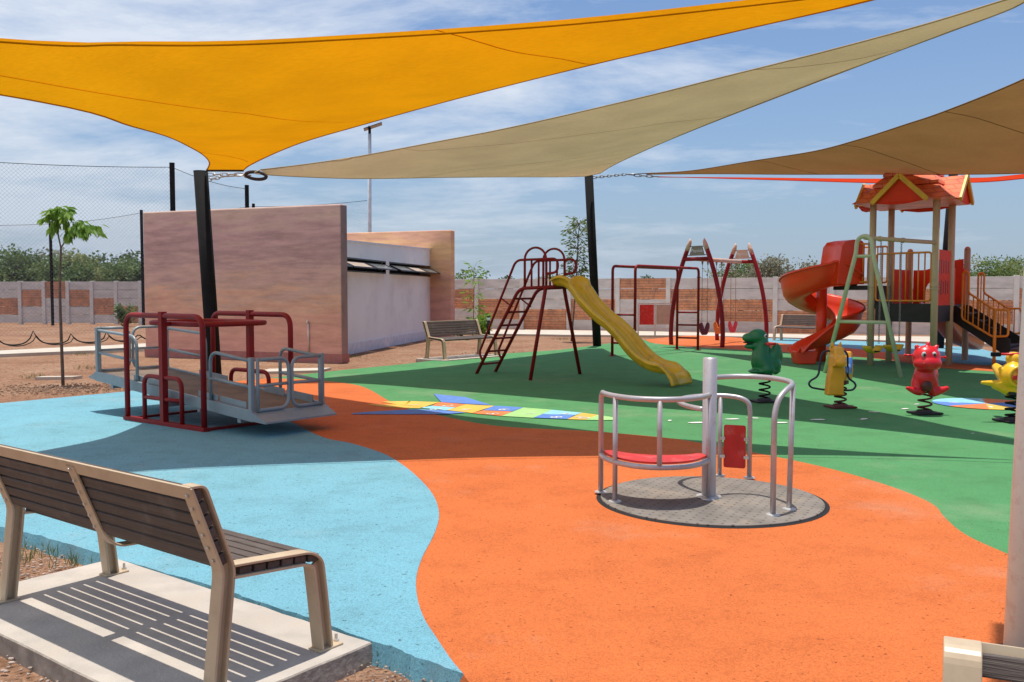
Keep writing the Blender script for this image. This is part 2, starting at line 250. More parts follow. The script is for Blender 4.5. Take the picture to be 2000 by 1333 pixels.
# ---------------------------------------------------------------- mesh builder
ORG = {}
SPLIT = {'leg_web', 'foot_plate', 'anchor_bolt', 'bolt_head', 'clamp', 'base_flange', 'sign_bracket', 'step', 'baluster', 'guard_bar', 'clamp_ring', 'hanger_bracket', 'gable_trim', 'slot', 'entry_panel', 'nostril', 'grip', 'ring_bracket', 'cross_bar', 'brace', 'rust_spot'}
class MB:
    def __init__(s): s.v = []; s.f = []; s.sm = []
    def add(s, vs, fs, smooth=False):
        o = len(s.v); s.v += [V(a) for a in vs]
        for f in fs: s.f.append([o + i for i in f]); s.sm.append(smooth)
        return s
    def box(s, c, d, rz=0, rot=None):
        c = V(c); m = rot if rot else Matrix.Rotation(rz, 3, 'Z')
        vs = [c + m @ V((x * d[0] / 2, y * d[1] / 2, z * d[2] / 2)) for x in (-1, 1) for y in (-1, 1) for z in (-1, 1)]
        return s.add(vs, [(0, 1, 3, 2), (4, 6, 7, 5), (0, 4, 5, 1), (2, 3, 7, 6), (0, 2, 6, 4), (1, 5, 7, 3)])
    def bar(s, p, q, w, h, up=(0, 0, 1)):
        p, q = V(p), V(q); d = (q - p).normalized(); up = V(up)
        x = d.cross(up)
        if x.length < 1e-4: x = d.cross(V((0, 1, 0)))
        x.normalize(); y = x.cross(d)
        vs = [c + x * (a * w / 2) + y * (b * h / 2) for c in (p, q) for a, b in ((-1, -1), (1, -1), (1, 1), (-1, 1))]
        return s.add(vs, [(3, 2, 1, 0), (4, 5, 6, 7), (0, 1, 5, 4), (1, 2, 6, 5), (2, 3, 7, 6), (3, 0, 4, 7)])
    def tube(s, pts, r, seg=10, closed=False, cap=True):
        pts = [V(p) for p in pts]; n = len(pts); rr = r if isinstance(r, (list, tuple)) else [r] * n
        tang = []
        for i in range(n):
            a = pts[(i - 1) % n] if (closed or i > 0) else pts[i]; b = pts[(i + 1) % n] if (closed or i < n - 1) else pts[i]
            tang.append((b - a).normalized())
        t = tang[0]; u = t.cross(V((0, 0, 1)))
        if u.length < .01: u = t.cross(V((1, 0, 0)))
        u.normalize(); vs = []
        for i in range(n):
            t = tang[i]; u = (u - t * u.dot(t)).normalized(); w = t.cross(u)
            vs += [pts[i] + (u * math.cos(2 * PI * k / seg) + w * math.sin(2 * PI * k / seg)) * rr[i] for k in range(seg)]
        fs = []
        for i in range(n if closed else n - 1):
            j = (i + 1) % n
            fs += [(i * seg + k, i * seg + (k + 1) % seg, j * seg + (k + 1) % seg, j * seg + k) for k in range(seg)]
        s.add(vs, fs, True)
        if cap and not closed:
            o = len(s.v) - n * seg
            s.f.append([o + k for k in range(seg)][::-1]); s.sm.append(False)
            s.f.append([o + (n - 1) * seg + k for k in range(seg)]); s.sm.append(False)
        return s
    def lathe(s, prof, c=(0, 0, 0), seg=24, smooth=True):
        c = V(c); vs = [c + V((r * math.cos(2 * PI * k / seg), r * math.sin(2 * PI * k / seg), z)) for r, z in prof for k in range(seg)]
        fs = [(i * seg + k, i * seg + (k + 1) % seg, (i + 1) * seg + (k + 1) % seg, (i + 1) * seg + k) for i in range(len(prof) - 1) for k in range(seg)]
        o = len(s.v); s.add(vs, fs, smooth)
        if prof[0][0] > 1e-4: s.f.append([o + k for k in range(seg)][::-1]); s.sm.append(False)
        if prof[-1][0] > 1e-4: s.f.append([o + (len(prof) - 1) * seg + k for k in range(seg)]); s.sm.append(False)
        return s
    def ell(s, c, r, rot=None, seg=20, rings=12):
        c = V(c); m = rot or Matrix.Identity(3)
        vs = []; fs = []
        for i in range(rings + 1):
            a = PI * i / rings
            for k in range(seg):
                b = 2 * PI * k / seg
                vs.append(c + m @ V((r[0] * math.sin(a) * math.cos(b), r[1] * math.sin(a) * math.sin(b), -r[2] * math.cos(a))))
        for i in range(rings):
            for k in range(seg): fs.append((i * seg + k, i * seg + (k + 1) % seg, (i + 1) * seg + (k + 1) % seg, (i + 1) * seg + k))
        return s.add(vs, fs, True)
    def prism(s, poly, z0, z1, origin=None, ax=None, ay=None, az=None):
        """poly 2-D, extruded along az from z0 to z1"""
        o = origin or V((0, 0, 0)); ax = ax or V((1, 0, 0)); ay = ay or V((0, 1, 0)); az = az or V((0, 0, 1)); n = len(poly)
        vs = [o + ax * p[0] + ay * p[1] + az * z for z in (z0, z1) for p in poly]
        return s.add(vs, [tuple(range(n))[::-1], tuple(range(n, 2 * n))] + [(i, (i + 1) % n, n + (i + 1) % n, n + i) for i in range(n)])
    def grid(s, P, closed_u=False, smooth=True):
        """P[i][j] points"""
        a, b = len(P), len(P[0]); vs = [p for row in P for p in row]
        fs = [(i * b + j, i * b + j + 1, (i + 1) * b + j + 1, (i + 1) * b + j) for i in range(a - 1) for j in range(b - 1)]
        return s.add(vs, fs, smooth)
    def build(s, name, mt, parent=None, bevel=0, solid=0, sub=0):
        if name in SPLIT:
            isl = s.islands()
            if len(isl) > 1:
                for q in isl: o = q.build(name, mt, parent, bevel, solid, sub) if False else q._build(name, mt, parent, bevel, solid, sub)
                return o
        return s._build(name, mt, parent, bevel, solid, sub)
    def islands(s):
        par = list(range(len(s.v)))
        def fd(a):
            while par[a] != a: par[a] = par[par[a]]; a = par[a]
            return a
        for f in s.f:
            for i in f[1:]: par[fd(i)] = fd(f[0])
        g = {}
        for f, q in zip(s.f, s.sm): g.setdefault(fd(f[0]), []).append((f, q))
        out = []
        for fs in g.values():
            m = MB(); mp = {}
            for f, q in fs:
                for i in f:
                    if i not in mp: mp[i] = len(m.v); m.v.append(s.v[i])
                m.f.append([mp[i] for i in f]); m.sm.append(q)
            out.append(m)
        return out
    def _build(s, name, mt, parent=None, bevel=0, solid=0, sub=0):
        org = ORG.get(parent.name, V((0, 0, 0))) if parent else V((0, 0, 0))
        me = bpy.data.meshes.new(name); me.from_pydata([tuple(v - org) for v in s.v], [], s.f)
        me.polygons.foreach_set('use_smooth', s.sm); me.materials.append(mt)
        import bmesh
        bm = bmesh.new(); bm.from_mesh(me); bmesh.ops.remove_doubles(bm, verts=bm.verts, dist=1e-5); bmesh.ops.recalc_face_normals(bm, faces=bm.faces); bm.to_mesh(me); bm.free()
        o = bpy.data.objects.new(name, me); COL.objects.link(o)
        if parent: o.parent = parent; ORG[o.name] = org
        if solid: md = o.modifiers.new('thick', 'SOLIDIFY'); md.thickness = solid; md.offset = 0
        if bevel: md = o.modifiers.new('bevel', 'BEVEL'); md.width = bevel; md.segments = 2; md.limit_method = 'ANGLE'; md.angle_limit = R(40)
        if sub: md = o.modifiers.new('sub', 'SUBSURF'); md.levels = sub; md.render_levels = sub
        return o
def tag(o, label=None, cat=None, group=None, kind=None):
    if label: o['label'] = label
    if cat: o['category'] = cat
    if group: o['group'] = group
    if kind: o['kind'] = kind
    return o
def thing(name, label, cat, loc=(0, 0, 0), rz=0, group=None, local=False):
    o = bpy.data.objects.new(name, None); COL.objects.link(o); o.empty_display_size = .2
    o.location = loc; o.rotation_euler = (0, 0, rz)
    ORG[o.name] = V((0, 0, 0)) if local else V(loc)
    return tag(o, label, cat, group)
def kids(o): return [c for c in COL.objects if c.parent == o]
def dup(o, loc=None, rz=None, parent=None, label=None, scale=None):
    c = o.copy(); COL.objects.link(c); c.parent = parent
    if loc is not None: c.location = loc
    if rz is not None: c.rotation_euler = (0, 0, rz)
    if scale: c.scale = (scale,) * 3
    if label: c['label'] = label
    for k in kids(o): dup(k, parent=c)
    return c
def spline(pts, n=8, closed=False):
    pts = [V(p) for p in pts]; N_ = len(pts); out = []
    rng = range(N_ if closed else N_ - 1)
    for i in rng:
        p1, p2 = pts[i], pts[(i + 1) % N_]
        p0 = pts[i - 1] if (closed or i > 0) else p1 * 2 - p2
        p3 = pts[(i + 2) % N_] if (closed or i < N_ - 2) else p2 * 2 - p1
        for k in range(n):
            t = k / n
            out.append(.5 * ((2 * p1) + (p2 - p0) * t + (2 * p0 - 5 * p1 + 4 * p2 - p3) * t * t + (3 * p1 - p0 - 3 * p2 + p3) * t ** 3))
    if not closed: out.append(pts[-1])
    return out
def rounded(pts, r, n=5, closed=False):
    """polyline with filleted corners"""
    pts = [V(p) for p in pts]; out = []; N_ = len(pts)
    for i, p in enumerate(pts):
        if not closed and i in (0, N_ - 1): out.append(p); continue
        a = pts[i - 1]; b = pts[(i + 1) % N_]; da = (a - p); db = (b - p); rr = min(r, da.length * .49, db.length * .49)
        A = p + da.normalized() * rr; B = p + db.normalized() * rr
        for k in range(n + 1):
            t = k / n; out.append(A * (1 - t) ** 2 + p * 2 * t * (1 - t) + B * t * t)
    return out

# ================================================================ GROUND
g = MB(); P = []
for i in range(0, 141):
    row = []
    for j in range(0, 141):
        a = (i / 70 - 1); b = (j / 140); x = math.copysign(abs(a) ** 2.2, a) * 900; y = -20 + (b ** 2.6) * 1200
        z = -.09 + .02 * mnoise.noise(V((x * .8, y * .8, 0)))
        row.append(V((x, y, z)))
    P.append(row)
g.grid(P); tag(g.build('ground', M['dirt']), kind='structure')

out_far = [(-60, 792), (0, 789), (255, 765), (400, 750), (524, 739), (680, 722), (795, 711), (910, 696), (1090, 684), (1176, 673), (1210, 668), (1259, 664), (1328, 657), (1370, 656), (1454, 661), (1530, 662), (1700, 668), (1800, 672), (1910, 681), (1990, 700), (2150, 740)]
front_edge = [(-300, 985), (-100, 1010), (0, 1031), (91, 1052), (235, 1096), (422, 1150), (612, 1213), (722, 1252), (905, 1320)]
fe_ = [U(*p) for p in front_edge]; FRONT = []
for i_ in range(len(fe_) - 1):
    a_, b_ = fe_[i_], fe_[i_ + 1]; d_ = (b_ - a_).normalized(); n_k = max(2, int((b_ - a_).length / .035))
    for k_ in range(n_k):
        p_ = a_.lerp(b_, k_ / n_k); FRONT.append(p_ + V((d_.y, -d_.x, 0)) * (.016 * mnoise.noise(p_ * 7) + .010 * mnoise.noise(p_ * 26)))
FRONT.append(fe_[-1])
outline = [U(*p) for p in out_far] + [V((9.5, 9.0, 0)), V((6.5, 5.2, 0)), V((2.7, 3.75, 0)), V((2.05, 3.55, 0)), V((.6, 3.05, 0)), V((0, 3.35, 0))] + FRONT[::-1] + [V((-12, 8.5, 0))]
s = MB(); s.prism([(p.x, p.y) for p in outline], -.12, 0.0); tag(s.build('green_rubber_ground', M['green']), kind='structure')
def sheet(name, pts, z, m, low=None):
    s = MB(); s.prism([(p.x, p.y) for p in pts], low if low is not None else z - .003, z)
    if low is not None:
        n = len(pts); area = sum(pts[i].x * pts[(i + 1) % n].y - pts[(i + 1) % n].x * pts[i].y for i in range(n)); sg = 1 if area > 0 else -1
        for i in range(n):
            d = (pts[(i + 1) % n] - pts[i - 1]); d.z = 0
            if d.length > 1e-6: d.normalize(); s.v[i] = s.v[i] + V((d.y, -d.x, 0)) * sg * (.028 + .02 * mnoise.noise(pts[i] * 9))
        for i in range(n): s.v[i].z = -.10
    return tag(s.build(name, m), kind='structure')
bl_or = [(410, 750), (440, 760), (500, 788), (564, 823), (629, 855), (680, 866), (725, 879), (760, 893), (800, 920), (840, 960), (857, 1000), (850, 1040), (825, 1090), (813, 1130), (815, 1170), (828, 1210), (850, 1245), (880, 1290), (905, 1320)]
blc = spline([U(*p) for p in bl_or], 5)
bluepoly = [U(-60, 792), U(0, 789), U(255, 765)] + blc + FRONT[::-1][1:] + [V((-12, 8.5, 0))]
# grow the outer sides a little so the blue laps the edge
sheet('sky_blue_rubber_ground', [p for p in bluepoly], .008, M['blue'], low=-.119)
og = [(524, 739.5), (600, 742), (680, 750), (718, 760), (760, 784), (800, 800), (856, 812), (970, 833), (1150, 843), (1300, 856), (1372, 867), (1472, 885), (1558, 902), (1650, 924), (1750, 955), (1820, 985), (1845, 1012), (1885, 1045), (1965, 1082), (2100, 1135), (2250, 1180)]
ogc = spline([U(*p) for p in og], 4)
orangepoly = ogc + [V((2.7, 3.75, 0)), V((2.05, 3.55, 0)), V((.6, 3.05, 0)), V((0, 3.35, 0)), U(905, 1320)] + blc[::-1][1:] 
sheet('orange_rubber_ground', orangepoly, .004, M['orange'], low=-.118)
bo_low = [(1259, 664), (1278, 671), (1349, 678), (1408, 681), (1469, 685), (1560, 690), (1666, 697), (1736, 704), (1840, 719), (1951, 727), (2060, 737), (2150, 745)]
bo_up = [(1259, 664), (1328, 657), (1370, 656), (1454, 661), (1480, 664), (1530, 672), (1646, 680), (1739, 690), (1850, 708), (1980, 717), (2150, 728)]
lo = spline([U(*p) for p in bo_low], 4); up = spline([U(*p) for p in bo_up], 4)
sheet('far_orange_rubber_ground', lo + up[::-1][:-1], .004, M['orange'])
bb = [(1454, 661), (1530, 662), (1700, 668), (1800, 672), (1910, 681), (1990, 700), (2150, 727)]
sheet('far_blue_rubber_ground', [U(*p) for p in bb] + spline([U(*p) for p in bo_up[3:]], 4)[::-1], .008, M['blue'])

# painted markings
def ppoly(mb, pts, z=.010):
    q = [U(700 + a * .3, 740 + b * .3) for a, b in pts]; mb.prism([(p.x, p.y) for p in q], z - .002, z)
cells = {'yellow_p': [[(150, 153), (340, 150), (300, 178), (250, 172)], [(330, 150), (525, 157), (425, 189), (300, 178)], [(700, 171), (885, 181), (740, 228), (575, 209)], [(1455, 226), (1560, 240), (1480, 272), (1360, 268)], [(60, 172), (250, 172), (300, 179), (425, 190), (400, 196), (200, 190)]],
         'orange_p': [[(525, 157), (700, 171), (640, 190), (480, 180)], [(810, 211), (1000, 219), (930, 246), (740, 229)]],
         'lblue_p': [[(478, 181), (640, 191), (570, 210), (400, 193)], [(1260, 207), (1455, 226), (1410, 242), (1200, 234)]],
         'blue_p': [[(885, 181), (1075, 192), (1000, 218), (812, 210)], [(1199, 235), (1410, 242), (1360, 268), (1140, 259)], [(490, 103), (700, 125), (870, 178), (540, 158)], [(-40, 230), (60, 221), (380, 203), (560, 212), (700, 226), (560, 236), (300, 236), (-40, 236)]],
         'lgreen_p': [[(1075, 192), (1260, 207), (1140, 259), (932, 247)], [(1560, 240), (1660, 256), (1664, 272), (1600, 275), (1480, 272)]]}
for k, polys in cells.items():
    b = MB()
    for q in polys: ppoly(b, q, .010 if k != 'blue_p' else .012)
    tag(b.build('painted_hopscotch_marking', M[k]), kind='structure')
def text_mesh(name, body, size, m, loc, rot, parent=None, extr=.001, sx=1):
    cu = bpy.data.curves.new(name, 'FONT'); cu.body = body; cu.size = size; cu.extrude = extr; cu.align_x = 'CENTER'; cu.align_y = 'CENTER'
    o = bpy.data.objects.new(name + '_tmp', cu); COL.objects.link(o)
    dg = bpy.context.evaluated_depsgraph_get(); me = bpy.data.meshes.new_from_object(o.evaluated_get(dg)); bpy.data.objects.remove(o)
    me.name = name; me.materials.clear(); me.materials.append(m); me.transform(Matrix.Scale(sx, 4, (1, 0, 0)))
    o = bpy.data.objects.new(name, me); COL.objects.link(o); o.rotation_euler = rot; o.location = loc
    if parent: o.parent = parent
    return o
nums = [(580, 175, '2'), (500, 199, '3'), (695, 199, '4'), (870, 228, '5'), (945, 200, '6'), (1110, 227, '7'), (1340, 228, '9'), (1285, 250, '8'), (1450, 252, '10'), (360, 170, '1')]
for a, b_, t in nums:
    p = U(700 + a * .3, 740 + b_ * .3, .014); tag(text_mesh('painted_number', t, .24, M['white_p'], p, (0, 0, R(-60))), kind='structure')
b = MB()
for x, y, w, r in [(1360, 827, 36, .2), (1430, 820, 30, .2), (1470, 818, 24, -.4), (1524, 827, 30, .1), (1597, 821, 30, .1), (1687, 820, 24, .8), (1707, 806, 22, 0), (1767, 800, 22, .6), (1790, 791, 16, .6), (1308, 823, 16, 1.2), (1660, 714, 20, .1), (1280, 673, 12, .1), (1345, 680, 16, 0), (1380, 681, 18, 0), (1290, 679, 12, 0), (1900, 848, 8, .5)]:
    c = U(x, y); L_ = w / 1810 * c.y * .5
    ex = V((math.cos(r), math.sin(r), 0)); ey = V((-ex.y, ex.x, 0))
    b.prism([((c + ex * (L_ * math.cos(t)) + ey * (L_ * .42 * (1 + .25 * math.cos(t)) * math.sin(t))).to_2d()) for t in [2 * PI * k / 14 for k in range(14)]], .006, .010)
tag(b.build('painted_footprint_marking', M['white_p']), kind='structure')
cc = U(1925, 790); rr = .72
wed = ['lblue_p', 'blue_p', 'orange_p', 'yellow_p', 'blue_p', 'blue_p', 'orange_p', 'lblue_p']
for k, mname in enumerate(wed):
    a0 = PI * .62 + k * PI / 4
    b = MB(); b.prism([(cc.x, cc.y)] + [(cc.x + rr * math.cos(a0 + t * PI / 16), cc.y + rr * math.sin(a0 + t * PI / 16)) for t in range(5)], .008, .011)
    tag(b.build('painted_circle_marking', M[mname]), kind='structure')
b = MB()
for k in range(4):
    a = PI * .9 + k * PI / 2; c = cc + V((math.cos(a), math.sin(a), 0)) * .42
    b.prism([(c.x + .1 * math.cos(a), c.y + .1 * math.sin(a)), (c.x - .03 * math.sin(a), c.y + .03 * math.cos(a)), (c.x - .1 * math.cos(a), c.y - .1 * math.sin(a)), (c.x + .03 * math.sin(a), c.y - .03 * math.cos(a))], .011, .014)
tag(b.build('painted_circle_marking', M['white_p']), kind='structure')

# path strips
s = MB(); pl = [(-15, 693), (0, 692), (120, 687), (285, 681), (330, 679)]; pu = [(-15, 686), (0, 685), (120, 679), (285, 671), (330, 669)]
low = [U(*p, z=0) for p in pl]; hi = [U(*p, z=0) for p in pu]
low = [low[0] + (low[0] - low[1]).normalized() * 12] + low; hi = [hi[0] + (hi[0] - hi[1]).normalized() * 12] + hi
s.prism([(p.x, p.y) for p in low + hi[::-1]], -.1, .0); tag(s.build('footpath', M['path']), kind='structure')
s = MB(); pl = [(880, 650), (960, 652), (1100, 654), (1240, 655), (1350, 655.5), (1480, 658), (1600, 661), (1700, 664), (1850, 669), (2000, 673), (2200, 678)]; pu = [(880, 645), (960, 644), (1100, 645), (1300, 648), (1500, 652), (1700, 656), (1850, 658), (2000, 660), (2200, 664)]
low = [U(*p, z=0) for p in pl]; hi = [U(*p, z=0) for p in pu]
s.prism([(p.x, p.y) for p in low + hi[::-1]], -.1, -.004); tag(s.build('footpath', M['path']), kind='structure')

# ================================================================ BENCHES
Z_ = V((0, 0, 1))
def bench_proto():
    L_ = 1.92; ro = thing('park_bench', 'beige steel framed bench with dark brown slats on a concrete slab, in the left foreground', 'bench', (0, 0, 0), 0, 'slatted park benches', local=True)
    prof_out = [(.31, 0.0), (.285, .22), (.262, .385), (.235, .435), (.19, .462), (-.16, .505)]         # y,z outer flange: front foot to seat rear
    w = .075; t = .012
    for sx in (-1, 1):
        x = sx * (L_ / 2 - w / 2)
        def band(path, mb, wid=w):
            pts = [V((x, a, c)) for a, c in path]; pts = rounded(pts, .07, 5)
            P = []
            for i, p in enumerate(pts):
                a = pts[max(0, i - 1)]; c = pts[min(len(pts) - 1, i + 1)]; d = (c - a).normalized(); nrm = V((0, -d.z, d.y))
                P.append([p + V((-wid / 2, 0, 0)) + nrm * t / 2, p + V((wid / 2, 0, 0)) + nrm * t / 2, p + V((wid / 2, 0, 0)) - nrm * t / 2, p + V((-wid / 2, 0, 0)) - nrm * t / 2, p + V((-wid / 2, 0, 0)) + nrm * t / 2])
            mb.grid(P, smooth=False); mb.f.append([len(mb.v) - 5 + k for k in range(4)]); mb.sm.append(False)
        # front leg + arm: outer and inner flange
        fl = MB(); band([(.315, .006), (.29, .24), (.265, .43), (.20, .472), (-.215, .508)], fl); band([(.262, .006), (.235, .25), (.215, .405), (.17, .424), (-.215, .458)], fl)
        fl.build('front_leg', M['bench_steel'], ro, bevel=.003)
        bl = MB(); band([(-.315, .006), (-.262, .46), (-.262, .50), (-.40, .862)], bl); band([(-.262, .006), (-.212, .44), (-.207, .50), (-.338, .865), (-.40, .865)], bl)
        bl.build('rear_leg', M['bench_steel'], ro, bevel=.003)
        wb = MB(); wb.prism([(.31, .01), (.288, .23), (.262, .42), (.22, .40), (.237, .25), (.264, .01)], -.006, .006, V((x, 0, 0)), V((0, 1, 0)), Z_, V((1, 0, 0)))
        wb.prism([(-.313, .01), (-.262, .46), (-.262, .50), (-.392, .855), (-.345, .855), (-.212, .50), (-.215, .44), (-.264, .01)], -.006, .006, V((x, 0, 0)), V((0, 1, 0)), Z_, V((1, 0, 0)))
        wb.build('leg_web', M['bench_steel'], ro)
        fp = MB()
        for yy in (.288, -.288): fp.box((x, yy + (.02 if yy > 0 else -.02), .004), (w + .01, .14, .010))
        fo = fp.build('foot_plate', M['bench_steel'], ro, bevel=.003)
        bt = MB()
        for yy in (.37, -.37): bt.lathe([(.014, .008), (.014, .018), (.008, .018), (.007, .045), (0.0001, .046)], (x, yy, 0), 8, False)
        bt.build('anchor_bolt', M['zinc'], fo)
    # centre support strap: backrest rear + curl + under seat
    cs = MB(); pts = rounded([V((0, -.338 - .062, .845)), V((0, -.262, .50)), V((0, -.20, .43)), V((0, .20, .405)), V((0, .235, .44))], .08, 5); P = []
    for i, p in enumerate(pts):
        a = pts[max(0, i - 1)]; c = pts[min(len(pts) - 1, i + 1)]; d = (c - a).normalized(); nrm = V((0, -d.z, d.y))
        P.append([p + V((sx * .035, 0, 0)) + nrm * q for sx, q in ((-1, .005), (1, .005), (1, -.005), (-1, -.005), (-1, .005))])
    cs.grid(P, smooth=False); cs.build('centre_support', M['bench_steel'], ro, bevel=.002)
    tr = MB(); bd = V((0, -.138, .362)).normalized()
    tr.bar((-L_ / 2 + .01, -.393, .838), (L_ / 2 - .01, -.393, .838), .010, .062, up=bd); tr.build('back_rail', M['bench_steel'], ro, bevel=.002)
    # back slats (6)
    for k in range(6):
        f = (k + .5) / 6; y = -.247 - .128 * f + .012; z = .515 + .345 * f
        b = MB(); b.bar((-L_ / 2 + .012, y - .012, z), (L_ / 2 - .012, y - .012, z), .034, .050, up=bd); b.build('back_slat', M['slat'], ro, bevel=.004)
    bo = MB()
    for x in (-L_ / 2 + .037, 0, L_ / 2 - .037):
        for k in range(6):
            f = (k + .5) / 6; c = V((x, -.268 - .137 * f - (.006 if x else .012), .515 + .345 * f - .003)); n = V((0, -.362, -.138)).normalized()
            bo.tube([c, c + n * .006], .008, 8)
    bo.build('bolt_head', M['zinc'], ro)
    for k in range(6):
        f = k / 5; y = .222 - .365 * f; z = .440 + .032 * f
        b = MB(); b.box((0, y, z), (L_ - .03, .061, .034), rot=Matrix.Rotation(R(-5), 3, 'X')); b.build('seat_slat', M['slat'], ro, bevel=.004)
    return ro
bench = bench_proto()
bFR, bFL = U(636, 1268, .012), U(213, 1120, .012); bx = (bFR - bFL).normalized(); by = V((-bx.y, bx.x, 0)); bc = (bFR + bFL) / 2 - by * .288
bench.location = bc; bench.rotation_euler = (0, 0, math.atan2(bx.y, bx.x))
dup(bench, (-1.25, 23.3, .02), R(-128.9), label='distant slatted bench facing right, on dirt beside the white wall and the red ladder slide', scale=1.05)
dup(bench, (9.82, 31.1, 0.0), R(139.5), label='far slatted bench on the path between the curved red swing and the red spiral slide', scale=1.02)
dup(bench, (1.735, 1.30, -.058), R(155), label='bench cut off by the lower right corner beside the thick white pole', scale=1.05)

# bench slab
def slab(name, corners, z0, z1, label, kind=None):
    s = MB(); n = 14; C = [V(c) for c in corners]; ring = []
    for i in range(4):
        a, b = C[i], C[(i + 1) % 4]
        for k in range(n):
            p = a.lerp(b, k / n); d = (b - a).normalized(); nn = V((d.y, -d.x, 0)); ring.append(p + nn * .012 * mnoise.noise(p * 4))
    top = [V((p.x, p.y, z1)) for p in ring]; ctr = sum(C, V()) / 4
    lowr = [V((p.x + (p.x - ctr.x) * .01, p.y + (p.y - ctr.y) * .01, z0)) for p in ring]; m = len(ring)
    s.add(top + lowr, [tuple(range(m))[::-1]] + [(i, (i + 1) % m, m + (i + 1) % m, m + i) for i in range(m)])
    o = s.build(name, M['concrete']); o.data.materials.append(M['slab_side'])
    for p in o.data.polygons:
        if abs(p.normal.z) < .7: p.material_index = 1
    o.modifiers.new('b', 'BEVEL').width = .006
    return tag(o, kind='structure')
fr = V((U(722, 1257).x, U(722, 1257).y, 0)); fl_ = V((U(243, 1099).x, U(243, 1099).y, 0)); dx = (fr - fl_).normalized(); back = V((-.61, -.79, 0)); back = (back - dx * back.dot(dx)).normalized()
slab('bench_slab', [fl_ - dx * .1, fr + dx * .02, fr + dx * .02 + back * 1.02, fl_ - dx * .1 + back * 1.02][::-1], -.13, .011, '')
c2 = V((-1.25, 23.3, 0)); a_ = R(-128.9); ex = V((math.cos(a_), math.sin(a_), 0)); ey = V((-ex.y, ex.x, 0))
slab('bench_slab', [c2 + ex * sx * 1.15 + ey * sy * .5 for sx, sy in ((-1, -1), (1, -1), (1, 1), (-1, 1))], -.1, .02, '')

# ================================================================ SHADE SAILS
def coons(c0, c1, d0, d1, n=28):
    def samp(c, t):
        L_ = [0]
        for i in range(1, len(c)): L_.append(L_[-1] + (c[i] - c[i - 1]).length)
        if L_[-1] < 1e-9: return c[0]
        x = t * L_[-1]
        for i in range(1, len(c)):
            if x <= L_[i] or i == len(c) - 1:
                w = (x - L_[i - 1]) / max(1e-9, L_[i] - L_[i - 1]); return c[i - 1].lerp(c[i], min(1, w))
    P = []
    for i in range(n + 1):
        u = i / n; row = []
        for j in range(n + 1):
            v = j / n
            S = samp(c0, u) * (1 - v) + samp(c1, u) * v + samp(d0, v) * (1 - u) + samp(d1, v) * u
            B = c0[0] * (1 - u) * (1 - v) + c0[-1] * u * (1 - v) + c1[0] * (1 - u) * v + c1[-1] * u * v
            row.append(S - B)
        P.append(row)
    return P
def sail(name, label, c0, c1, d0, d1, m, hem, seams=(), n=30):
    c0, c1, d0, d1 = [spline(c, 6) for c in (c0, c1, d0, d1)]
    P = coons(c0, c1, d0, d1, n); ctr = sum((p for r in P for p in r), V()) / ((n + 1) ** 2)
    ro = thing(name, label, 'shade sail', ctr, 0, 'shade sails'); s = MB(); s.grid(P); s.build('canopy', m, ro)
    h = MB()
    for c in (c0, c1, d0, d1):
        if (c[0] - c[-1]).length > .05: h.tube(c, .011, 6)
    h.build('hem', hem, ro)
    for (px_, py_), (dx_, dy_) in seams:
        st = MB(); nrm_ = V((-dy_, dx_, 0)).normalized(); p0_ = V((px_, py_, 0)); pts = []
        for i in range(n + 1):
            for j in range(n):
                fa, fb = (P[i][j] - p0_).dot(nrm_), (P[i][j + 1] - p0_).dot(nrm_)
                if fa * fb < 0: pts.append(P[i][j].lerp(P[i][j + 1], fa / (fa - fb)) + V((0, 0, -.006))); break
        for j in range(n + 1):
            for i in range(n):
                fa, fb = (P[i][j] - p0_).dot(nrm_), (P[i + 1][j] - p0_).dot(nrm_)
                if fa * fb < 0: pts.append(P[i][j].lerp(P[i + 1][j], fa / (fa - fb)) + V((0, 0, -.006))); break
        dd_ = V((dx_, dy_, 0)).normalized(); pts.sort(key=lambda p: p.dot(dd_)); pts = [p for k, p in enumerate(pts) if k == 0 or (p - pts[k - 1]).length > .02]
        if len(pts) < 3: continue
        Q = [[p - nrm_ * .011, p + nrm_ * .011] for p in pts]; st.grid(Q); st.build('seam', hem, ro)
    return ro
fab_y = fabric('yellow_shade_cloth', (.95, .385, .006), .30); fab_t = fabric('tan_shade_cloth', (.74, .56, .35), .17); fab_b = fabric('brown_shade_cloth', (.48, .24, .10), .14); fab_r = fabric('red_shade_cloth', (.7, .06, .02), .4)
hem_y = fabric('yellow_hem', (.62, .22, .004), .1); hem_t = fabric('tan_hem', (.50, .38, .22), .1); hem_b = fabric('brown_hem', (.24, .12, .05), .1)
AL = D(404, 333, 17.1); AR = D(475, 333, 16.9)
L1 = V((-7.3, 5.6, 3.5)); R1 = D(1995, -78, 9.3); R1b = D(1990, -62, 9.15)
y_left = [AL, D(409, 318, 16.7), D(397, 303, 16.1), D(372, 288, 15.2), D(330, 268, 13.9), SE(258, 831, 247), SE(58, 879, 195), L1]
y_right = [AR, D(490, 322, 16.55), D(540, 298, 15.9), SE(600, 768, 275), SE(700, 782, 246), SE(850, 803, 204), SE(1000, 819, 165), SE(1170, 838, 123), SE(1300, 850, 93), SE(1472, 861, 53), SE(1700, 876, 1), R1]
y_near = [L1, D(0, 82, 8.05), SE(235, 916, 88), SE(450, 905, 88), SE(680, 897, 77), SE(930, 889, 62), SE(1180, 886, 42), SE(1520, 884, 5), SE(1800, 889, -30), R1b]
sail('shade_sail', 'large yellow orange shade sail across the top left of the photo', [AL, AR], y_near, y_left, y_right, fab_y, hem_y, seams=[((-2.0, 13.8), (.495, .87)), ((-.9, 9.2), (.70, .71)), ((-4.65, 16.45), (.68, .73)), ((3.6, 8.4), (.68, .73))])
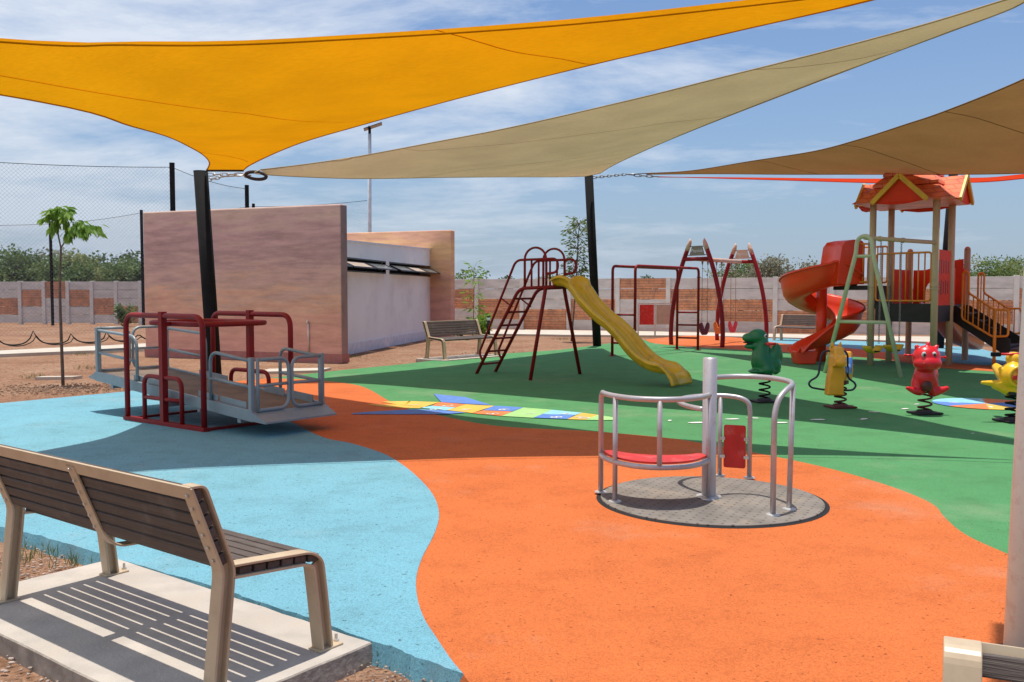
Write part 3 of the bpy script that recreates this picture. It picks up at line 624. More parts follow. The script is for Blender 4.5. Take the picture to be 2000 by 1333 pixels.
A2a = D(508, 332, 16.9); A2b = D(517, 350, 16.9); B2 = D(1142, 345, 27.2); B2b = D(1172, 339, 27.4)
t_near = [A2a, D(600, 321, 16.9), SE(700, 747, 306), SE(850, 758, 278), SE(1000, 770, 249), SE(1240, 790, 194), SE(1420, 804, 149), SE(1600, 822, 104), SE(1800, 843, 50), SE(1960, 860, 1), D(2030, -20, 9.9)]
t_far = [A2b, D(690, 349, 18.6), SE(860, 715, 347), D(980, 346, 23), SE(1090, 688, 346), B2]
t_rt = [B2b, D(1200, 322, 24.5), D(1262, 293, 21), SE(1335, 735, 262), SE(1420, 753, 228), SE(1565, 778, 172), SE(1735, 805, 107), SE(1850, 828, 64), SE(1980, 852, 15), D(2040, -8, 9.95)]
sail('shade_sail', 'long beige tan shade sail reaching from the left pole to the upper right corner', [A2a, A2b], [t_near[-1], t_rt[-1]], t_near, t_far + t_rt[1:], fab_t, hem_t) if False else \
sail('shade_sail', 'long beige tan shade sail reaching from the left pole to the upper right corner', [B2, B2b], [A2a, t_near[-1]] if False else t_near, t_far[::-1][:-1] + [A2a.lerp(A2b, .5), A2a], t_rt[:-1] + [t_near[-1]], fab_t, hem_t, seams=[((3.2, 12.5), (1, -.03)), ((3.9, 16.2), (1, -.03)), ((3.1, 19.8), (1, -.03)), ((2.5, 23.5), (1, -.03))])
B3 = D(1262, 339, 27.6)
b_near = [B3, SE(1349, 687, 334), SE(1469, 705, 315), SE(1590, 722, 296), SE(1681, 739, 272), SE(1765, 753, 245), SE(1840, 769, 220), SE(1980, 797, 164), D(2110, 100, 12), D(2260, 20, 11.2)]
D3 = D(2230, 330, 17.0)
b_far = [B3 + V((0, 0, -.03)), SE(1400, 689, 340), SE(1530, 697, 341), SE(1666, 706, 341), SE(1740, 713, 341), SE(1838, 723, 341), SE(1951, 730, 340), D(2080, 336, 18), D3]
b_rt = [D3, D(2240, 230, 14.6), D(2250, 110, 12.6), b_near[-1]]
sail('shade_sail', 'brown shade sail above the tower at the right edge', [B3, B3 + V((0, 0, -.03))], b_rt[::-1], b_near, b_far, fab_b, hem_b, seams=[((7.0, 15.0), (.91, .41)), ((6.0, 18.3), (.91, .41)), ((5.2, 21.8), (.91, .41))])
B4 = D(1285, 345.5, 28); E4 = D(2150, 330, 19.5); E4b = D(2150, 322, 20.5)
sail('shade_sail', 'thin strip of red shade sail seen edge on behind the tower roof', [B4, B4 + V((0, .1, 0))], [E4, E4b], [B4, D(1500, 351.5, 25.5), SE(1666, 696, 356.5), SE(1736, 702, 358), SE(1857, 713, 357), SE(1960, 722, 353), E4], [B4 + V((0, .1, 0)), D(1500, 348, 29.3), SE(1623, 672, 349.5), D(1760, 350, 27.5), SE(1894, 693, 348.5), SE(1968, 706, 344.5), E4b], fab_r, fab_r)

# poles
def pole(label, base, top, r, hw=True):
    ro = thing('sail_pole', label, 'pole', base, 0, 'black shade sail poles'); s = MB(); s.tube([base + V((0, 0, -.2)), top], r, 20); s.build('shaft', M['black'], ro)
    s = MB(); s.lathe([(r + .004, 0), (r + .004, .012), (.0001, .02)], top + V((0, 0, -.006)), 20, False); s.build('cap', M['black'], ro)
    return ro
pA = V((-5.52, 17.2, 0)); tA = D(392, 335, 17.2); pB = U(1167, 676); tB = D(1150, 344, pB.y - .7)
pole('black leaning steel pole behind the red framed seesaw', pA, tA, .128); pole('black leaning steel pole beside the yellow slide', pB, tB, .128)
pC = V((12.55, 27.2, 0)); tC = D(1862, 339, 27.0); pole('black leaning steel pole mostly hidden behind the play tower', pC, tC, .125)
pole('black steel pole past the right edge holding the brown and red sails', V((18.2, 27.3, 0)), V((18.0, 27.3, 5.4)), .125)
pole('black steel pole past the right edge holding the tan sail', V((6.6, 10.3, 0)), V((6.25, 10.1, 5.6)), .125)
# rigging: turnbuckles and chain
def chainlinks(mb, a, b, n, r=.022, t=.006):
    d = (b - a) / n; dn = d.normalized(); x = dn.cross(V((0, 0, 1))).normalized(); z = x.cross(dn)
    for i in range(n):
        c = a + d * (i + .5); s_ = x if i % 2 else z; l = d.length * .72
        mb.tube([c + dn * (l * math.cos(q)) + s_ * (r * math.sin(q)) for q in [2 * PI * k / 10 for k in range(10)]], t, 5, closed=True)
s = MB(); chainlinks(s, tA + V((.12, 0, -.06)), AR + V((-.02, 0, -.08)), 5, .03, .01); chainlinks(s, tA + V((.12, 0, -.16)), tA + V((.42, -.02, -.10)), 4, .03, .01); s.tube([tA + V((.42, -.02, -.10)), D(478, 343, 16.95)], .014, 6); chainlinks(s, D(478, 343, 16.95), D(488, 343, 16.9), 2, .04, .012)
tag(s.build('rigging_chain', M['zinc']), 'steel chain and turnbuckle tying the yellow and tan sails to the left pole', 'chain')
lp = [D(488 + 12 + 20 * math.cos(q) , 343.5 + 7 * math.sin(q) + 2 * math.cos(q), 16.88) for q in [2 * PI * k / 24 for k in range(24)]]
s = MB(); s.tube(lp, .032, 6, closed=True); tag(s.build('sail_loop', mat('brown_webbing', (.05, .03, .025), .9)), 'dark brown webbing loop at the left tip of the tan sail', 'strap')
s = MB(); s.tube([AL, AR], .028, 6); tag(s.build('corner_strap', M['rope']), 'dark strap along the clipped corner of the yellow sail', 'strap')
s = MB(); chainlinks(s, tB + V((.12, 0, -.05)), D(1222, 341, 27.4), 9, .035, .012); s.tube([D(1222, 341, 27.4), B3], .014, 6); chainlinks(s, D(1240, 343, 27.5), B4, 4, .035, .012); s.tube([D(1222, 341, 27.4), D(1240, 343, 27.5)], .014, 6)
tag(s.build('rigging_chain', M['chain']), 'thin steel chains tying the brown and red sails to the middle pole', 'chain')

# ================================================================ SOLAR LAMPS
def solar_lamp(label, base, top, r, cen, e1, e2, pm='lamp_pole'):
    ro = thing('solar_lamp', label, 'street lamp', base, 0, 'solar street lamps')
    s = MB(); s.tube([base, base.lerp(top, .5), top], [r, r * .93, r * .85], 24); s.build('pole', M[pm], ro)
    s = MB(); s.tube([top, top + V((0, 0, .35))], r * .7, 12); s.build('bracket', M['black'], ro)
    n = e1.cross(e2).normalized()
    s = MB(); s.add([cen + e1 * a + e2 * b_ + n * c for c in (-.016, .016) for a, b_ in ((-1, -1), (1, -1), (1, 1), (-1, 1))], [(3, 2, 1, 0), (4, 5, 6, 7), (0, 1, 5, 4), (1, 2, 6, 5), (2, 3, 7, 6), (3, 0, 4, 7)]); s.build('solar_panel', M['solar'], ro, bevel=.008)
    return ro
b0 = V((2.30, 4.07, 0)); t0 = V((2.42, 4.02, 6.3))
solar_lamp('thick white metal lamp pole cut off by the right edge', b0, t0, .092, V((2.27, 4.25, 6.68)), V((-.30, -.56, .04)), V((.25, -.13, .08)))
s = MB(); rnd = random.Random(3)
s = MB()
for z, x, q in [(1.19, -.03, .006), (1.11, -.035, .008), (1.05, .0, .006), (.92, .01, .011), (1.34, .03, .006), (.50, .0, .007), (.22, -.02, .007), (.16, -.035, .006), (.11, .02, .007), (1.6, -.03, .005), (.7, -.05, .006)]:
    c = b0.lerp(t0, z / 6.3); c = V((c.x + x, c.y - math.sqrt(max(0, .091 ** 2 - x * x)), z)); s.ell(c, (q, .002, q), None, 8, 6)
lamp0 = [o for o in COL.objects if o.name == 'solar_lamp'][0]; s.build('rust_spot', M['speck'], lamp0)
bb0 = V((-6.45, 42, 0)); tt0 = D(722, 262, 42)
solar_lamp('slim white solar lamp standing behind the pink building', bb0, tt0, .09, tt0 + V((.15, 0, .32)), V((.40, .07, .15)), V((-.04, .35, 0)), 'far_pole')

# ================================================================ SEESAW (wheelchair platform)
N0 = V((-4.96, 11.9, 0)); a = V((.788, -.616, 0)).normalized(); bv = V((.616, .788, 0)); Lf, Gp = 1.69, 1.28
ro = thing('platform_seesaw', 'wheelchair seesaw platform with grey deck and rails between dark red tube frames', 'seesaw', N0 + a * .845 + bv * .64)
def sw(s_, w, z): return N0 + a * s_ + bv * w + V((0, 0, z))
for w in (0, Gp):
    s = MB(); s.tube(rounded([sw(0, w, .02), sw(0, w, 1.36), sw(Lf, w, 1.36), sw(Lf, w, .02)], .17, 7), .034, 12); fo = s.build('side_frame', M['red_steel'], ro)
    s = MB(); s.bar(sw(Lf / 2, w, .02), sw(Lf / 2, w, 1.41), .075, .075, up=a); s.build('centre_post', M['red_steel'], fo)
    s = MB(); s.tube(rounded([sw(Lf * .24, w, .02), sw(Lf * .24, w, .60), sw(Lf * .73, w, .60), sw(Lf * .73, w, .02)], .13, 6), .028, 10); s.tube([sw(Lf * .24, w, .33), sw(Lf * .73, w, .33)], .026, 10); s.build('lower_hoop', M['red_steel'], fo)
    s = MB(); s.bar(sw(-.04, w, .03), sw(Lf + .05, w, .03), .09, .05); s.build('base_bar', M['red_steel'], fo, bevel=.004)
s = MB(); s.tube(rounded([sw(.18, .12, 1.26), sw(1.52, .12, 1.26), sw(1.52, Gp - .12, 1.26), sw(.18, Gp - .12, 1.26)], .35, 8, closed=True), .032, 12, closed=True)
s.build('hand_ring', M['red_steel'], ro)
s = MB()
for w in (0, Gp):
    s.bar(sw(Lf / 2, w, 1.26), sw(Lf / 2, .14 if w == 0 else Gp - .14, 1.26), .05, .05)
s.build('ring_bracket', M['red_steel'], ro)
s = MB()
for q in (0.02, Lf - .02): s.bar(sw(q, .05, .02), sw(q, Gp - .05, .02), .06, .035)
s.build('cross_bar', M['red_steel'], ro)
s = MB(); s.box((0, 0, 0), (1, 1, 1)); s.v = [sw(Lf / 2 + p.x * 1.5, Gp / 2 + p.y * 1.0, .012 + p.z * .006) for p in s.v]; s.build('base_plate', mat('faded_blue_plate', (.12, .26, .33), .7, .2, 4, dirt=(.4, .4, .36), dscale=9, damt=.7), ro)
# deck, tilted about its middle
z_l, z_r, s_l, s_r = .475, .195, -1.0, 2.57
def dz(s_): return z_l + (z_r - z_l) * (s_ - s_l) / (s_r - s_l)
def dk(s_, w, h=0): return sw(s_, w, dz(s_) + h)
W0, W1 = .10, 1.18
def slabq(mb, s0, s1, w0, w1, h0, h1):
    vs = [dk(q, w, h) for h in (h0, h1) for q, w in ((s0, w0), (s1, w0), (s1, w1), (s0, w1))]; mb.add(vs, [(3, 2, 1, 0), (4, 5, 6, 7), (0, 1, 5, 4), (1, 2, 6, 5), (2, 3, 7, 6), (3, 0, 4, 7)])
s = MB(); slabq(s, s_l, s_r - .12, W0 + .045, W1 - .045, .055, .075); dko = s.build('deck', M['deck_plate'], ro)
for w0, w1 in ((W0, W0 + .04), (W1 - .04, W1)):
    s = MB(); slabq(s, s_l, s_r - .1, w0, w1, -.03, .10); s.build('side_channel', M['grey_steel'], dko, bevel=.004)
for e, q0, q1 in ((-1, s_l, s_l - .2), (1, s_r - .1, s_r + .12)):
    s = MB(); vs = [dk(q0, W0, -.02), dk(q0, W1, -.02), dk(q1, W1 - .02, -.02), dk(q1, W0 + .02, -.02), dk(q0, W0, .08), dk(q0, W1, .08), dk(q1, W1 - .02, .0), dk(q1, W0 + .02, .0)]
    s.add(vs, [(0, 1, 2, 3), (4, 5, 6, 7), (0, 1, 5, 4), (1, 2, 6, 5), (2, 3, 7, 6), (3, 0, 4, 7)]); s.build('end_flap', M['grey_steel'], dko)
s = MB(); s.bar(sw(Lf / 2, .02, dz(Lf / 2) - .06), sw(Lf / 2, Gp - .02, dz(Lf / 2) - .06), .07, .07); s.build('axle', M['grey_steel'], ro)
for q in (.35, 1.4, 2.2, -.6):
    s = MB(); s.bar(dk(q, W0 + .02, -.05), dk(q, W1 - .02, -.05), .06, .06); s.build('deck_joist', M['grey_steel'], dko)
for w0, w1 in ((W0 + .05, W0 + .06), (W1 - .06, W1 - .05)):
    for q0, q1 in ((-.1, .55), (1.35, 1.75), (1.8, 2.3)):
        s = MB(); slabq(s, q0, q1, w0, w1, .07, .17); s.build('kick_plate', M['grey_steel'], dko)
for w in (W0 + .03, W1 - .03):
    for (c0, c1) in ((s_l + .04, .02), (s_r - .14, 1.64)):
        s = MB(); s.tube(rounded([dk(c0, w, .66), dk(c1, w, .68), dk(c1, w, .04)], .16, 6), .021, 10); s.tube([dk(c0, w, .36), dk(c1, w, .36)], .02, 8); rl = s.build('side_rail', M['grey_steel'], ro)
        s = MB(); s.bar(dk(c0, w, .0), dk(c0, w, .70), .055, .055, up=a); s.build('corner_post', M['grey_steel'], rl, bevel=.003)
        # swing gate leaf reaching half way across the end
        mid = (W0 + W1) / 2 - math.copysign(.025, (W0 + W1) / 2 - w); of = .05 if c0 > 1 else -.05
        s = MB(); w2 = w + math.copysign(.05, mid - w); s.tube(rounded([dk(c0 + of, w2, .68), dk(c0 + of, mid, .68), dk(c0 + of, mid, .10), dk(c0 + of, w2, .10)], .13, 6, closed=False), .02, 10)
        s.tube([dk(c0 + of, w2, .08), dk(c0 + of, w2, .70)], .02, 8); s.tube([dk(c0 + of, w2, .38), dk(c0 + of, mid, .38)], .017, 8); s.build('gate_leaf', M['grey_steel'], ro)

# ================================================================ MERRY-GO-ROUND
C0 = U(1387, 977.5); C0 = V((C0.x, C0.y, 0)); rd = .865
ro = thing('merry_go_round', 'wheelchair accessible roundabout with grey disc, silver rails and a curved red seat', 'merry-go-round', C0)
s = MB(); s.lathe([(rd + .035, .0045), (rd + .035, .0062), (.0001, .0062)], C0, 64, False); s.build('pit_gap', M['dark'], ro)
def discmat():
    m = mat('worn_tread_disc', (.20, .175, .15), .8, .22, 4, dirt=(.33, .26, .19), dscale=2.5, damt=.7, spec=.2, bump=.4, bscale=40); N = m.node_tree.nodes; L = m.node_tree.links
    p = [n for n in N if n.type == 'BSDF_PRINCIPLED'][0]; src = p.inputs['Base Color'].links[0].from_socket
    tc = N.new('ShaderNodeTexCoord'); mp = N.new('ShaderNodeMapping'); mp.inputs['Rotation'].default_value = (0, 0, .5); L.new(tc.outputs['Object'], mp.inputs[0])
    v = N.new('ShaderNodeTexVoronoi'); v.inputs['Scale'].default_value = 13; v.inputs['Randomness'].default_value = .12; v.voronoi_dimensions = '2D'; L.new(mp.outputs[0], v.inputs['Vector'])
    r = N.new('ShaderNodeValToRGB'); L.new(v.outputs['Distance'], r.inputs[0]); r.color_ramp.elements[0].position = .13; r.color_ramp.elements[1].position = .17; r.color_ramp.elements[0].color = (.52, .47, .43, 1); r.color_ramp.elements[1].color = (1, 1, 1, 1)
    x = N.new('ShaderNodeMixRGB'); x.blend_type = 'MULTIPLY'; x.inputs[0].default_value = 1; L.new(src, x.inputs[1]); L.new(r.outputs[0], x.inputs[2]); L.new(x.outputs[0], p.inputs['Base Color'])
    return m
s = MB(); s.lathe([(rd, .003), (rd, .017), (rd - .006, .021), (.0001, .021)], C0, 96, False); s.build('disc', discmat(), ro)
cp = U(1384, 975); cp.z = 0
s = MB(); s.tube([cp, cp + V((0, 0, 1.12))], .056, 28, cap=False); s.lathe([(.056, 1.12), (.052, 1.132), (.0001, 1.136)], cp, 28, True); s.build('centre_post', M['silver'], ro)
tr_ = .021
def P3(x, y, z): return V((x, y, z))
seat_xy = spline([(.724, 7.47, 0), (.745, 7.30, 0), (.815, 7.13, 0), (.94, 6.98, 0), (1.11, 6.92, 0), (1.29, 6.95, 0), (1.43, 7.05, 0), (1.545, 7.22, 0)], 6)
mid_i = 24
s = MB(); pts = [V((p.x, p.y, .845)) for p in seat_xy]
st = [V((.724, 7.49, .02)), V((.724, 7.49, .74)), V((.724, 7.475, .81))]
s.tube(st + pts[2:], tr_, 12); s.build('seat_back_rail', M['silver'], ro)
s = MB(); s.tube([V((p.x, p.y, .33)) for p in seat_xy], tr_, 12); s.build('seat_rail', M['silver'], ro)
for (x, y, z0, z1) in ((.802, 7.15, .02, .84), (1.545, 7.235, .02, .845), (seat_xy[mid_i].x, seat_xy[mid_i].y, .33, .845)):
    s = MB(); s.tube([V((x, y, z0)), V((x, y, z1))], .0195, 12); s.build('upright', M['silver'], ro)
s = MB(); inner = []
o_ = [V((p.x, p.y, 0)) for p in seat_xy]; ce = V((1.14, 7.22, 0)); outer = [p + (ce - p).normalized() * .018 for p in o_]
a1, b1 = outer[0], outer[-1]
inner = [b1, V((1.50, 7.33, 0)), V((1.36, 7.27, 0)), V((1.15, 7.25, 0)), V((.95, 7.33, 0)), V((.80, 7.48, 0))]
poly = outer + spline(inner, 4)
s.prism([(p.x, p.y) for p in poly], .352, .368); s.build('seat', M['red_board'], ro)
# back hoop
hoop = [V((1.465 * 0 + 2.085, 8.07, .02)), V((2.085, 8.07, .60)), V((2.07, 8.075, .68)), V((2.01, 8.10, .72)), V((1.90, 8.15, .735)), V((1.75, 8.17, .735)), V((1.60, 8.13, .73)), V((1.48, 8.02, .725)), V((1.425, 7.87, .715)), V((1.455, 7.68, .705)), V((1.55, 7.47, .70))]
s = MB(); s.tube(hoop[:2] + spline(hoop[1:], 5)[1:], tr_, 12); s.build('loop_rail', M['silver'], ro)
s = MB(); s.tube([V((1.845, 8.165, .02)), V((1.845, 8.165, .735))], .0195, 12); s.build('upright', M['silver'], ro)
ex = (V((2.085, 8.07, 0)) - V((1.845, 8.165, 0))).normalized(); nn = V((-ex.y, ex.x, 0)); c = V((1.965, 8.117, .29))
s = MB(); s.prism(rounded([(-.095, -.19, 0), (.095, -.19, 0), (.095, .19, 0), (-.095, .19, 0)], .02, 3, closed=True), -.006, .006, c, ex, V((0, 0, 1)), nn); s.build('red_panel', M['red_board'], ro)
s = MB()
for q in (-1, 1):
    for h in (-.09, .07): s.bar(c + ex * q * .082 + V((0, 0, h)) - nn * .016, c + ex * q * .125 + V((0, 0, h)) - nn * .016, .02, .025)
s.build('clamp', M['zinc'], ro)
rr_ = [V((1.60, 7.40, .965)), V((1.78, 7.475, .968)), V((1.95, 7.44, .97)), V((2.07, 7.29, .97)), V((2.125, 7.08, .965)), V((2.10, 6.92, .955)), V((2.03, 6.82, .93)), V((1.955, 6.75, .87)), V((1.915, 6.715, .76)), V((1.91, 6.71, .6)), V((1.91, 6.71, .02))]
s = MB(); s.tube(spline(rr_[:-1], 5) + [rr_[-1]], tr_, 12); s.build('hand_rail', M['silver'], ro)
s = MB(); s.tube([V((2.082, 6.89, .02)), V((2.112, 6.94, .955))], .0205, 12); s.build('upright', M['silver'], ro)
s = MB()
for p in ((.724, 7.49), (.802, 7.15), (1.545, 7.235), (1.845, 8.165), (2.085, 8.07), (1.91, 6.71), (2.082, 6.89)): s.lathe([(.052, .021), (.050, .027), (.026, .032), (.0001, .033)], (p[0], p[1], 0), 16, False)
s.lathe([(.10, .021), (.098, .028), (.06, .034), (.0001, .034)], cp, 20, False); s.build('base_flange', M['zinc'], ro)

# ================================================================ LADDER SLIDE
S0 = V((-.72, 18.7, 0)); dv = V((.782, -.622, 0)).normalized(); pv = V((.622, .782, 0))
def sl(t, w, z): return S0 + dv * t + pv * w + V((0, 0, z))
ro = thing('ladder_slide', 'playground slide with dark red ladder and railings and a wavy yellow chute', 'slide', sl(1.9, .3, 0)); WD = .60
def ring_w(w): return w
for w in (0, WD):
    s = MB(); s.tube(rounded([sl(0, w, .0), sl(1.10, w, 1.72), sl(1.95, w, 1.75)], .16, 6), .034, 10); s.build('stringer', M['red_steel'], ro)
    sgn = -1 if w == 0 else 1; lt = 1.74
    s = MB(); s.tube(rounded([sl(lt, w, 1.75), sl(lt, w + sgn * .04, 1.60), sl(lt - .04, w + sgn * (.43 if w == 0 else .62), 0)], .1, 4), .036, 10); s.build('leg', M['red_steel'], ro)
    s = MB(); s.tube(rounded([sl(.17, w, .27), sl(.07, w, .42), sl(1.02, w, 2.27), sl(2.02, w, 2.28), sl(2.02, w, 2.02), sl(1.75, w, 2.0)], .13, 6), .024, 8); s.tube([sl(.66, w, 1.52), sl(.93, w, 1.36)], .016, 6); rl = s.build('handrail', M['red_steel'], ro)
    s = MB()
    for q in (1.235, 1.40, 1.57, 1.75): s.tube([sl(q, w, 1.74), sl(q, w, 2.28)], .020 if 1.3 < q < 1.7 else .024, 8)
    s.tube([sl(1.235, w, 2.26)] + [sl(1.49 - .255 * math.cos(q), w, 2.28 + .22 * math.sin(q)) for q in [PI * k / 12 for k in range(13)]] + [sl(1.745, w, 2.26)], .022, 8); s.build('guard_bar', M['red_steel'], rl)
for k in range(6):
    f = (k + .75) / 6.5; s = MB(); s.tube([sl(1.10 * f, 0, 1.72 * f), sl(1.10 * f, WD, 1.72 * f)], .021, 8); s.build('rung', M['red_steel'], ro)
s = MB(); s.box((0, 0, 0), (1, 1, 1)); s.v = [sl(1.55 + p.x * .75, WD / 2 + p.y * WD, 1.745 + p.z * .03) for p in s.v]; s.build('platform', M['red_steel'], ro)
prof = spline([(1.86, 0, 1.76), (2.05, 0, 1.76), (2.22, 0, 1.66), (2.42, 0, 1.42), (2.76, 0, 1.13), (3.0, 0, .98), (3.22, 0, .80), (3.45, 0, .56), (3.66, 0, .39), (3.9, 0, .27), (4.12, 0, .225), (4.30, 0, .22), (4.42, 0, .17), (4.48, 0, .03)], 4); P = []
for i, p in enumerate(prof):
    a0 = prof[max(0, i - 1)]; a2 = prof[min(len(prof) - 1, i + 1)]; d = (a2 - a0).normalized(); up_ = V((-d.z, 0, d.x))
    h = .17 if p.x < 4.2 else max(.02, .17 - (p.x - 4.2) * .75)
    if p.x < 2.2: h = .12 + .10 * math.sin((p.x - 1.86) / .34 * PI * .5)
    row = []
    for yy, zz in ((-.345, h - .04), (-.335, h), (-.30, h + .01), (-.27, h - .02), (-.255, .08), (-.22, .015), (-.12, 0), (0, 0), (.12, 0), (.22, .015), (.255, .08), (.27, h - .02), (.30, h + .01), (.335, h), (.345, h - .04)):
        q = up_ * max(zz, 0 if abs(yy) < .3 else -.05); row.append(sl(p.x + q.x, WD / 2 + yy, p.z + q.z))
    P.append(row)
s = MB(); s.grid(P); s.build('chute', M['yellow_glass'], ro, solid=.014)

# ================================================================ MONKEY BARS
Q1, Q2 = V((2.59, 23.9, 0)), V((3.13, 23.58, 0)); Q3 = V((4.76, 26.7, 0)); Q4 = Q3 + (Q2 - Q1)
ro = thing('monkey_bars', 'small dark red tube climbing frame with low end rungs beside the yellow slide', 'climbing frame', (Q1 + Q4) / 2)
H = 2.32; Z = V((0, 0, 1))
for (p, q) in ((Q1, Q3), (Q2, Q4)):
    s = MB(); s.tube(rounded([p, p + Z * H, q + Z * H, q], .14, 6), .037, 10); s.build('side_tube', M['red_steel'], ro)
for (p, q) in ((Q1, Q2), (Q3, Q4)):
    for h in (.34, .71, 1.07):
        s = MB(); s.tube([p + Z * h, q + Z * h], .026, 8); s.build('rung', M['red_steel'], ro)
for k in range(1, 7):
    f = k / 7; s = MB(); s.tube([Q1.lerp(Q3, f) + Z * H, Q2.lerp(Q4, f) + Z * H], .02, 8); s.build('rung', M['red_steel'], ro)
s = MB()
for p in (Q1, Q2, Q3, Q4): s.lathe([(.10, .0), (.10, .014), (.04, .02), (.04, .06), (.0001, .06)], p, 4, False)
s.build('foot_plate', M['red_steel'], ro)

# ================================================================ ARCHED SWING
T1, T2 = V((5.64, 28.35, 0)), V((7.67, 31.0, 0)); lv = V((.655, -.755, 0)).normalized(); bd = (T2 - T1).normalized()
ro = thing('arched_swing', 'swing set with curved crimson legs, peach tips and three heart shaped seats', 'swing set', (T1 + T2) / 2)
for ci, T in enumerate((T1, T2)):
    for sg in (-1, 1):
        prf = [(.97, 0), (.985, .35), (.96, .8), (.88, 1.35), (.74, 1.95), (.56, 2.5), (.37, 2.95)]
        pts = spline([T + lv * sg * x + Z * z for x, z in prf], 4); s = MB(); s.tube(pts, .068, 12); lg = s.build('leg', M['swing_red'], ro)
        e = pts[-1]; d = (pts[-1] - pts[-2]).normalized(); s = MB(); s.tube([e - d * .02, e + d * .16, e + d * .26 - lv * sg * .0 + V((0, 0, .02)), e + d * .31 + V((0, 0, .05)) - lv * sg * -.02], [.072, .072, .05, .008], 12); s.build('tip', M['timber'], lg)
    s = MB(); s.tube([T - lv * .49 + Z * 2.66, T + lv * .49 + Z * 2.66], .06, 12); s.build('cross_bar', M['swing_red'], ro)
    s = MB(); s.prism([(-.27, 2.82), (.27, 2.82), (.19, 3.09), (-.19, 3.09)] if False else [(-.29, 2.76), (.29, 2.76), (.19, 3.06), (-.19, 3.06)], -.012, .012, T, lv, Z, bd); sg_ = s.build('sign_plate', M['sign_grey'] if ci == 0 else M['timber'], ro, bevel=.003)
    yaw = math.atan2(lv.y, lv.x)
    t = text_mesh('sign_lettering', 'Playclub', .135, M['ink'], T + Z * 2.91 - bd * .016, (PI / 2, 0, yaw)); t.parent = sg_; t.location = t.location - ORG[sg_.name]
    s = MB()
    for hz in (2.78, 3.04):
        w_ = .29 if hz < 2.9 else .20
        for sg in (-1, 1): s.bar(T + lv * sg * w_ + Z * hz, T + lv * sg * (w_ + .16) + Z * hz, .02, .02)
    s.build('sign_bracket', M['black'], ro)
s = MB(); s.tube([T1 + Z * 2.66, T2 - bd * .15 + Z * 2.66], .066, 14); s.build('top_beam', M['timber'], ro)
for k, mm in ((.17, 'swing_wine'), (.47, 'swing_orange'), (.80, 'swing_pink')):
    c = T1.lerp(T2, k)
    for q in (-.19, .19):
        hp = c + bd * q; s = MB(); s.tube([hp + Z * 2.62, hp + Z * 2.5, hp + Z * 2.49, hp + Z * .66], [.04, .02, .008, .008], 8); s.build('hanging_chain', M['chain'], ro)
    s = MB(); P = []
    ex = V((.94, -.34, 0))
    out = [(0, -.20), (.10, -.20), (.17, -.12), (.225, .04), (.215, .15), (.16, .195), (.10, .17), (.05, .08), (.02, .0), (-.02, .0), (-.05, .08), (-.10, .17), (-.16, .195), (-.215, .15), (-.225, .04), (-.17, -.12), (-.10, -.20)]
    s.prism([(x * .95, y) for x, y in out], -.09, .09, c + Z * .52, bd.lerp(ex, .3).normalized(), Z, V((ex.y, -ex.x, 0))); s.build('seat', M[mm], ro, bevel=.03)

# ================================================================ PLAY PANELS ON GREY FRAME
ro = thing('play_panel_frame', 'grey framed play board with one red and one beige panel by the path', 'play panel', D(1278, 650, 35) * 1)
ro.location.z = 0; ORG[ro.name] = V(ro.location); y0 = 35.0
def pp(px, z): return V(((px - 1000) / 1810 * y0, y0, z))
s = MB()
for px in (1246.5, 1279.5, 1311): s.bar(pp(px, 0), pp(px, 1.22), .055, .055, up=(0, 1, 0))
s.bar(pp(1246, 1.22), pp(1312, 1.22), .04, .04); s.bar(pp(1246, .27), pp(1312, .27), .03, .03); s.build('frame', M['zinc'], ro)
s = MB(); s.box(pp(1263, .80), (.54, .03, .76)); s.build('red_panel', M['red_board'], ro, bevel=.006)
s = MB(); s.box(pp(1295.5, .80), (.52, .03, .74)); s.build('beige_panel', M['beige_board'], ro, bevel=.006)

# ================================================================ BOLLARD LIGHT
c = V((-.85, 33.5, 0)); ro = thing('bollard_light', 'short black path light with a pale top beside the bench', 'bollard', c)
s = MB(); s.tube([c, c + Z * .62], .065, 14); s.build('post', M['black'], ro); s = MB(); s.tube([c + Z * .62, c + Z * .74], .055, 14); s.build('lens', M['lamp_pole'], ro); s = MB(); s.tube([c + Z * .74, c + Z * .78], .07, 14); s.build('cap', M['black'], ro)

# ================================================================ BUILDING
WL, WR = U(284, 691), U(668, 703.5); wd = (WR - WL); wlen = wd.length; wd.normalize(); ang = math.atan2(wd.y, wd.x)
pink = plaster('pink_brushed_plaster', [(0, (.72, .38, .30)), (.2, (.70, .38, .29)), (.36, (.74, .45, .31)), (.46, (.62, .42, .33)), (.58, (.66, .43, .36)), (.70, (.50, .33, .30)), (.82, (.62, .39, .36)), (1, (.68, .48, .38))])
orng = plaster('orange_brushed_plaster', [(0, (.66, .35, .29)), (.4, (.70, .37, .28)), (.62, (.76, .43, .26)), (.85, (.85, .52, .24)), (1, (.74, .40, .26))])
ro = thing('restroom_building', 'low restroom building with pink plaster front, white side wall and orange rear wall', 'building', WL, ang, local=True)
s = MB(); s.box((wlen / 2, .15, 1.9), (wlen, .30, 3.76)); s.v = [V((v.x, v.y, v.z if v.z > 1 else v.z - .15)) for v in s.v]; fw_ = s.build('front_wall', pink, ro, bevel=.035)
fw_.data.materials.append(mat('pink_end_painted_shade', (.36, .22, .20), .9, .15, 3, bump=.3))  # same pink wall; its shaded end face is painted as a darker mauve
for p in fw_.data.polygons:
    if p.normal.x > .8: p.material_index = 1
s = MB(); s.box((wlen / 2, .15, .03), (wlen + .03, .325, .22)); s.build('plinth', mat('red_plinth_paint', (.40, .16, .14), .9), ro)
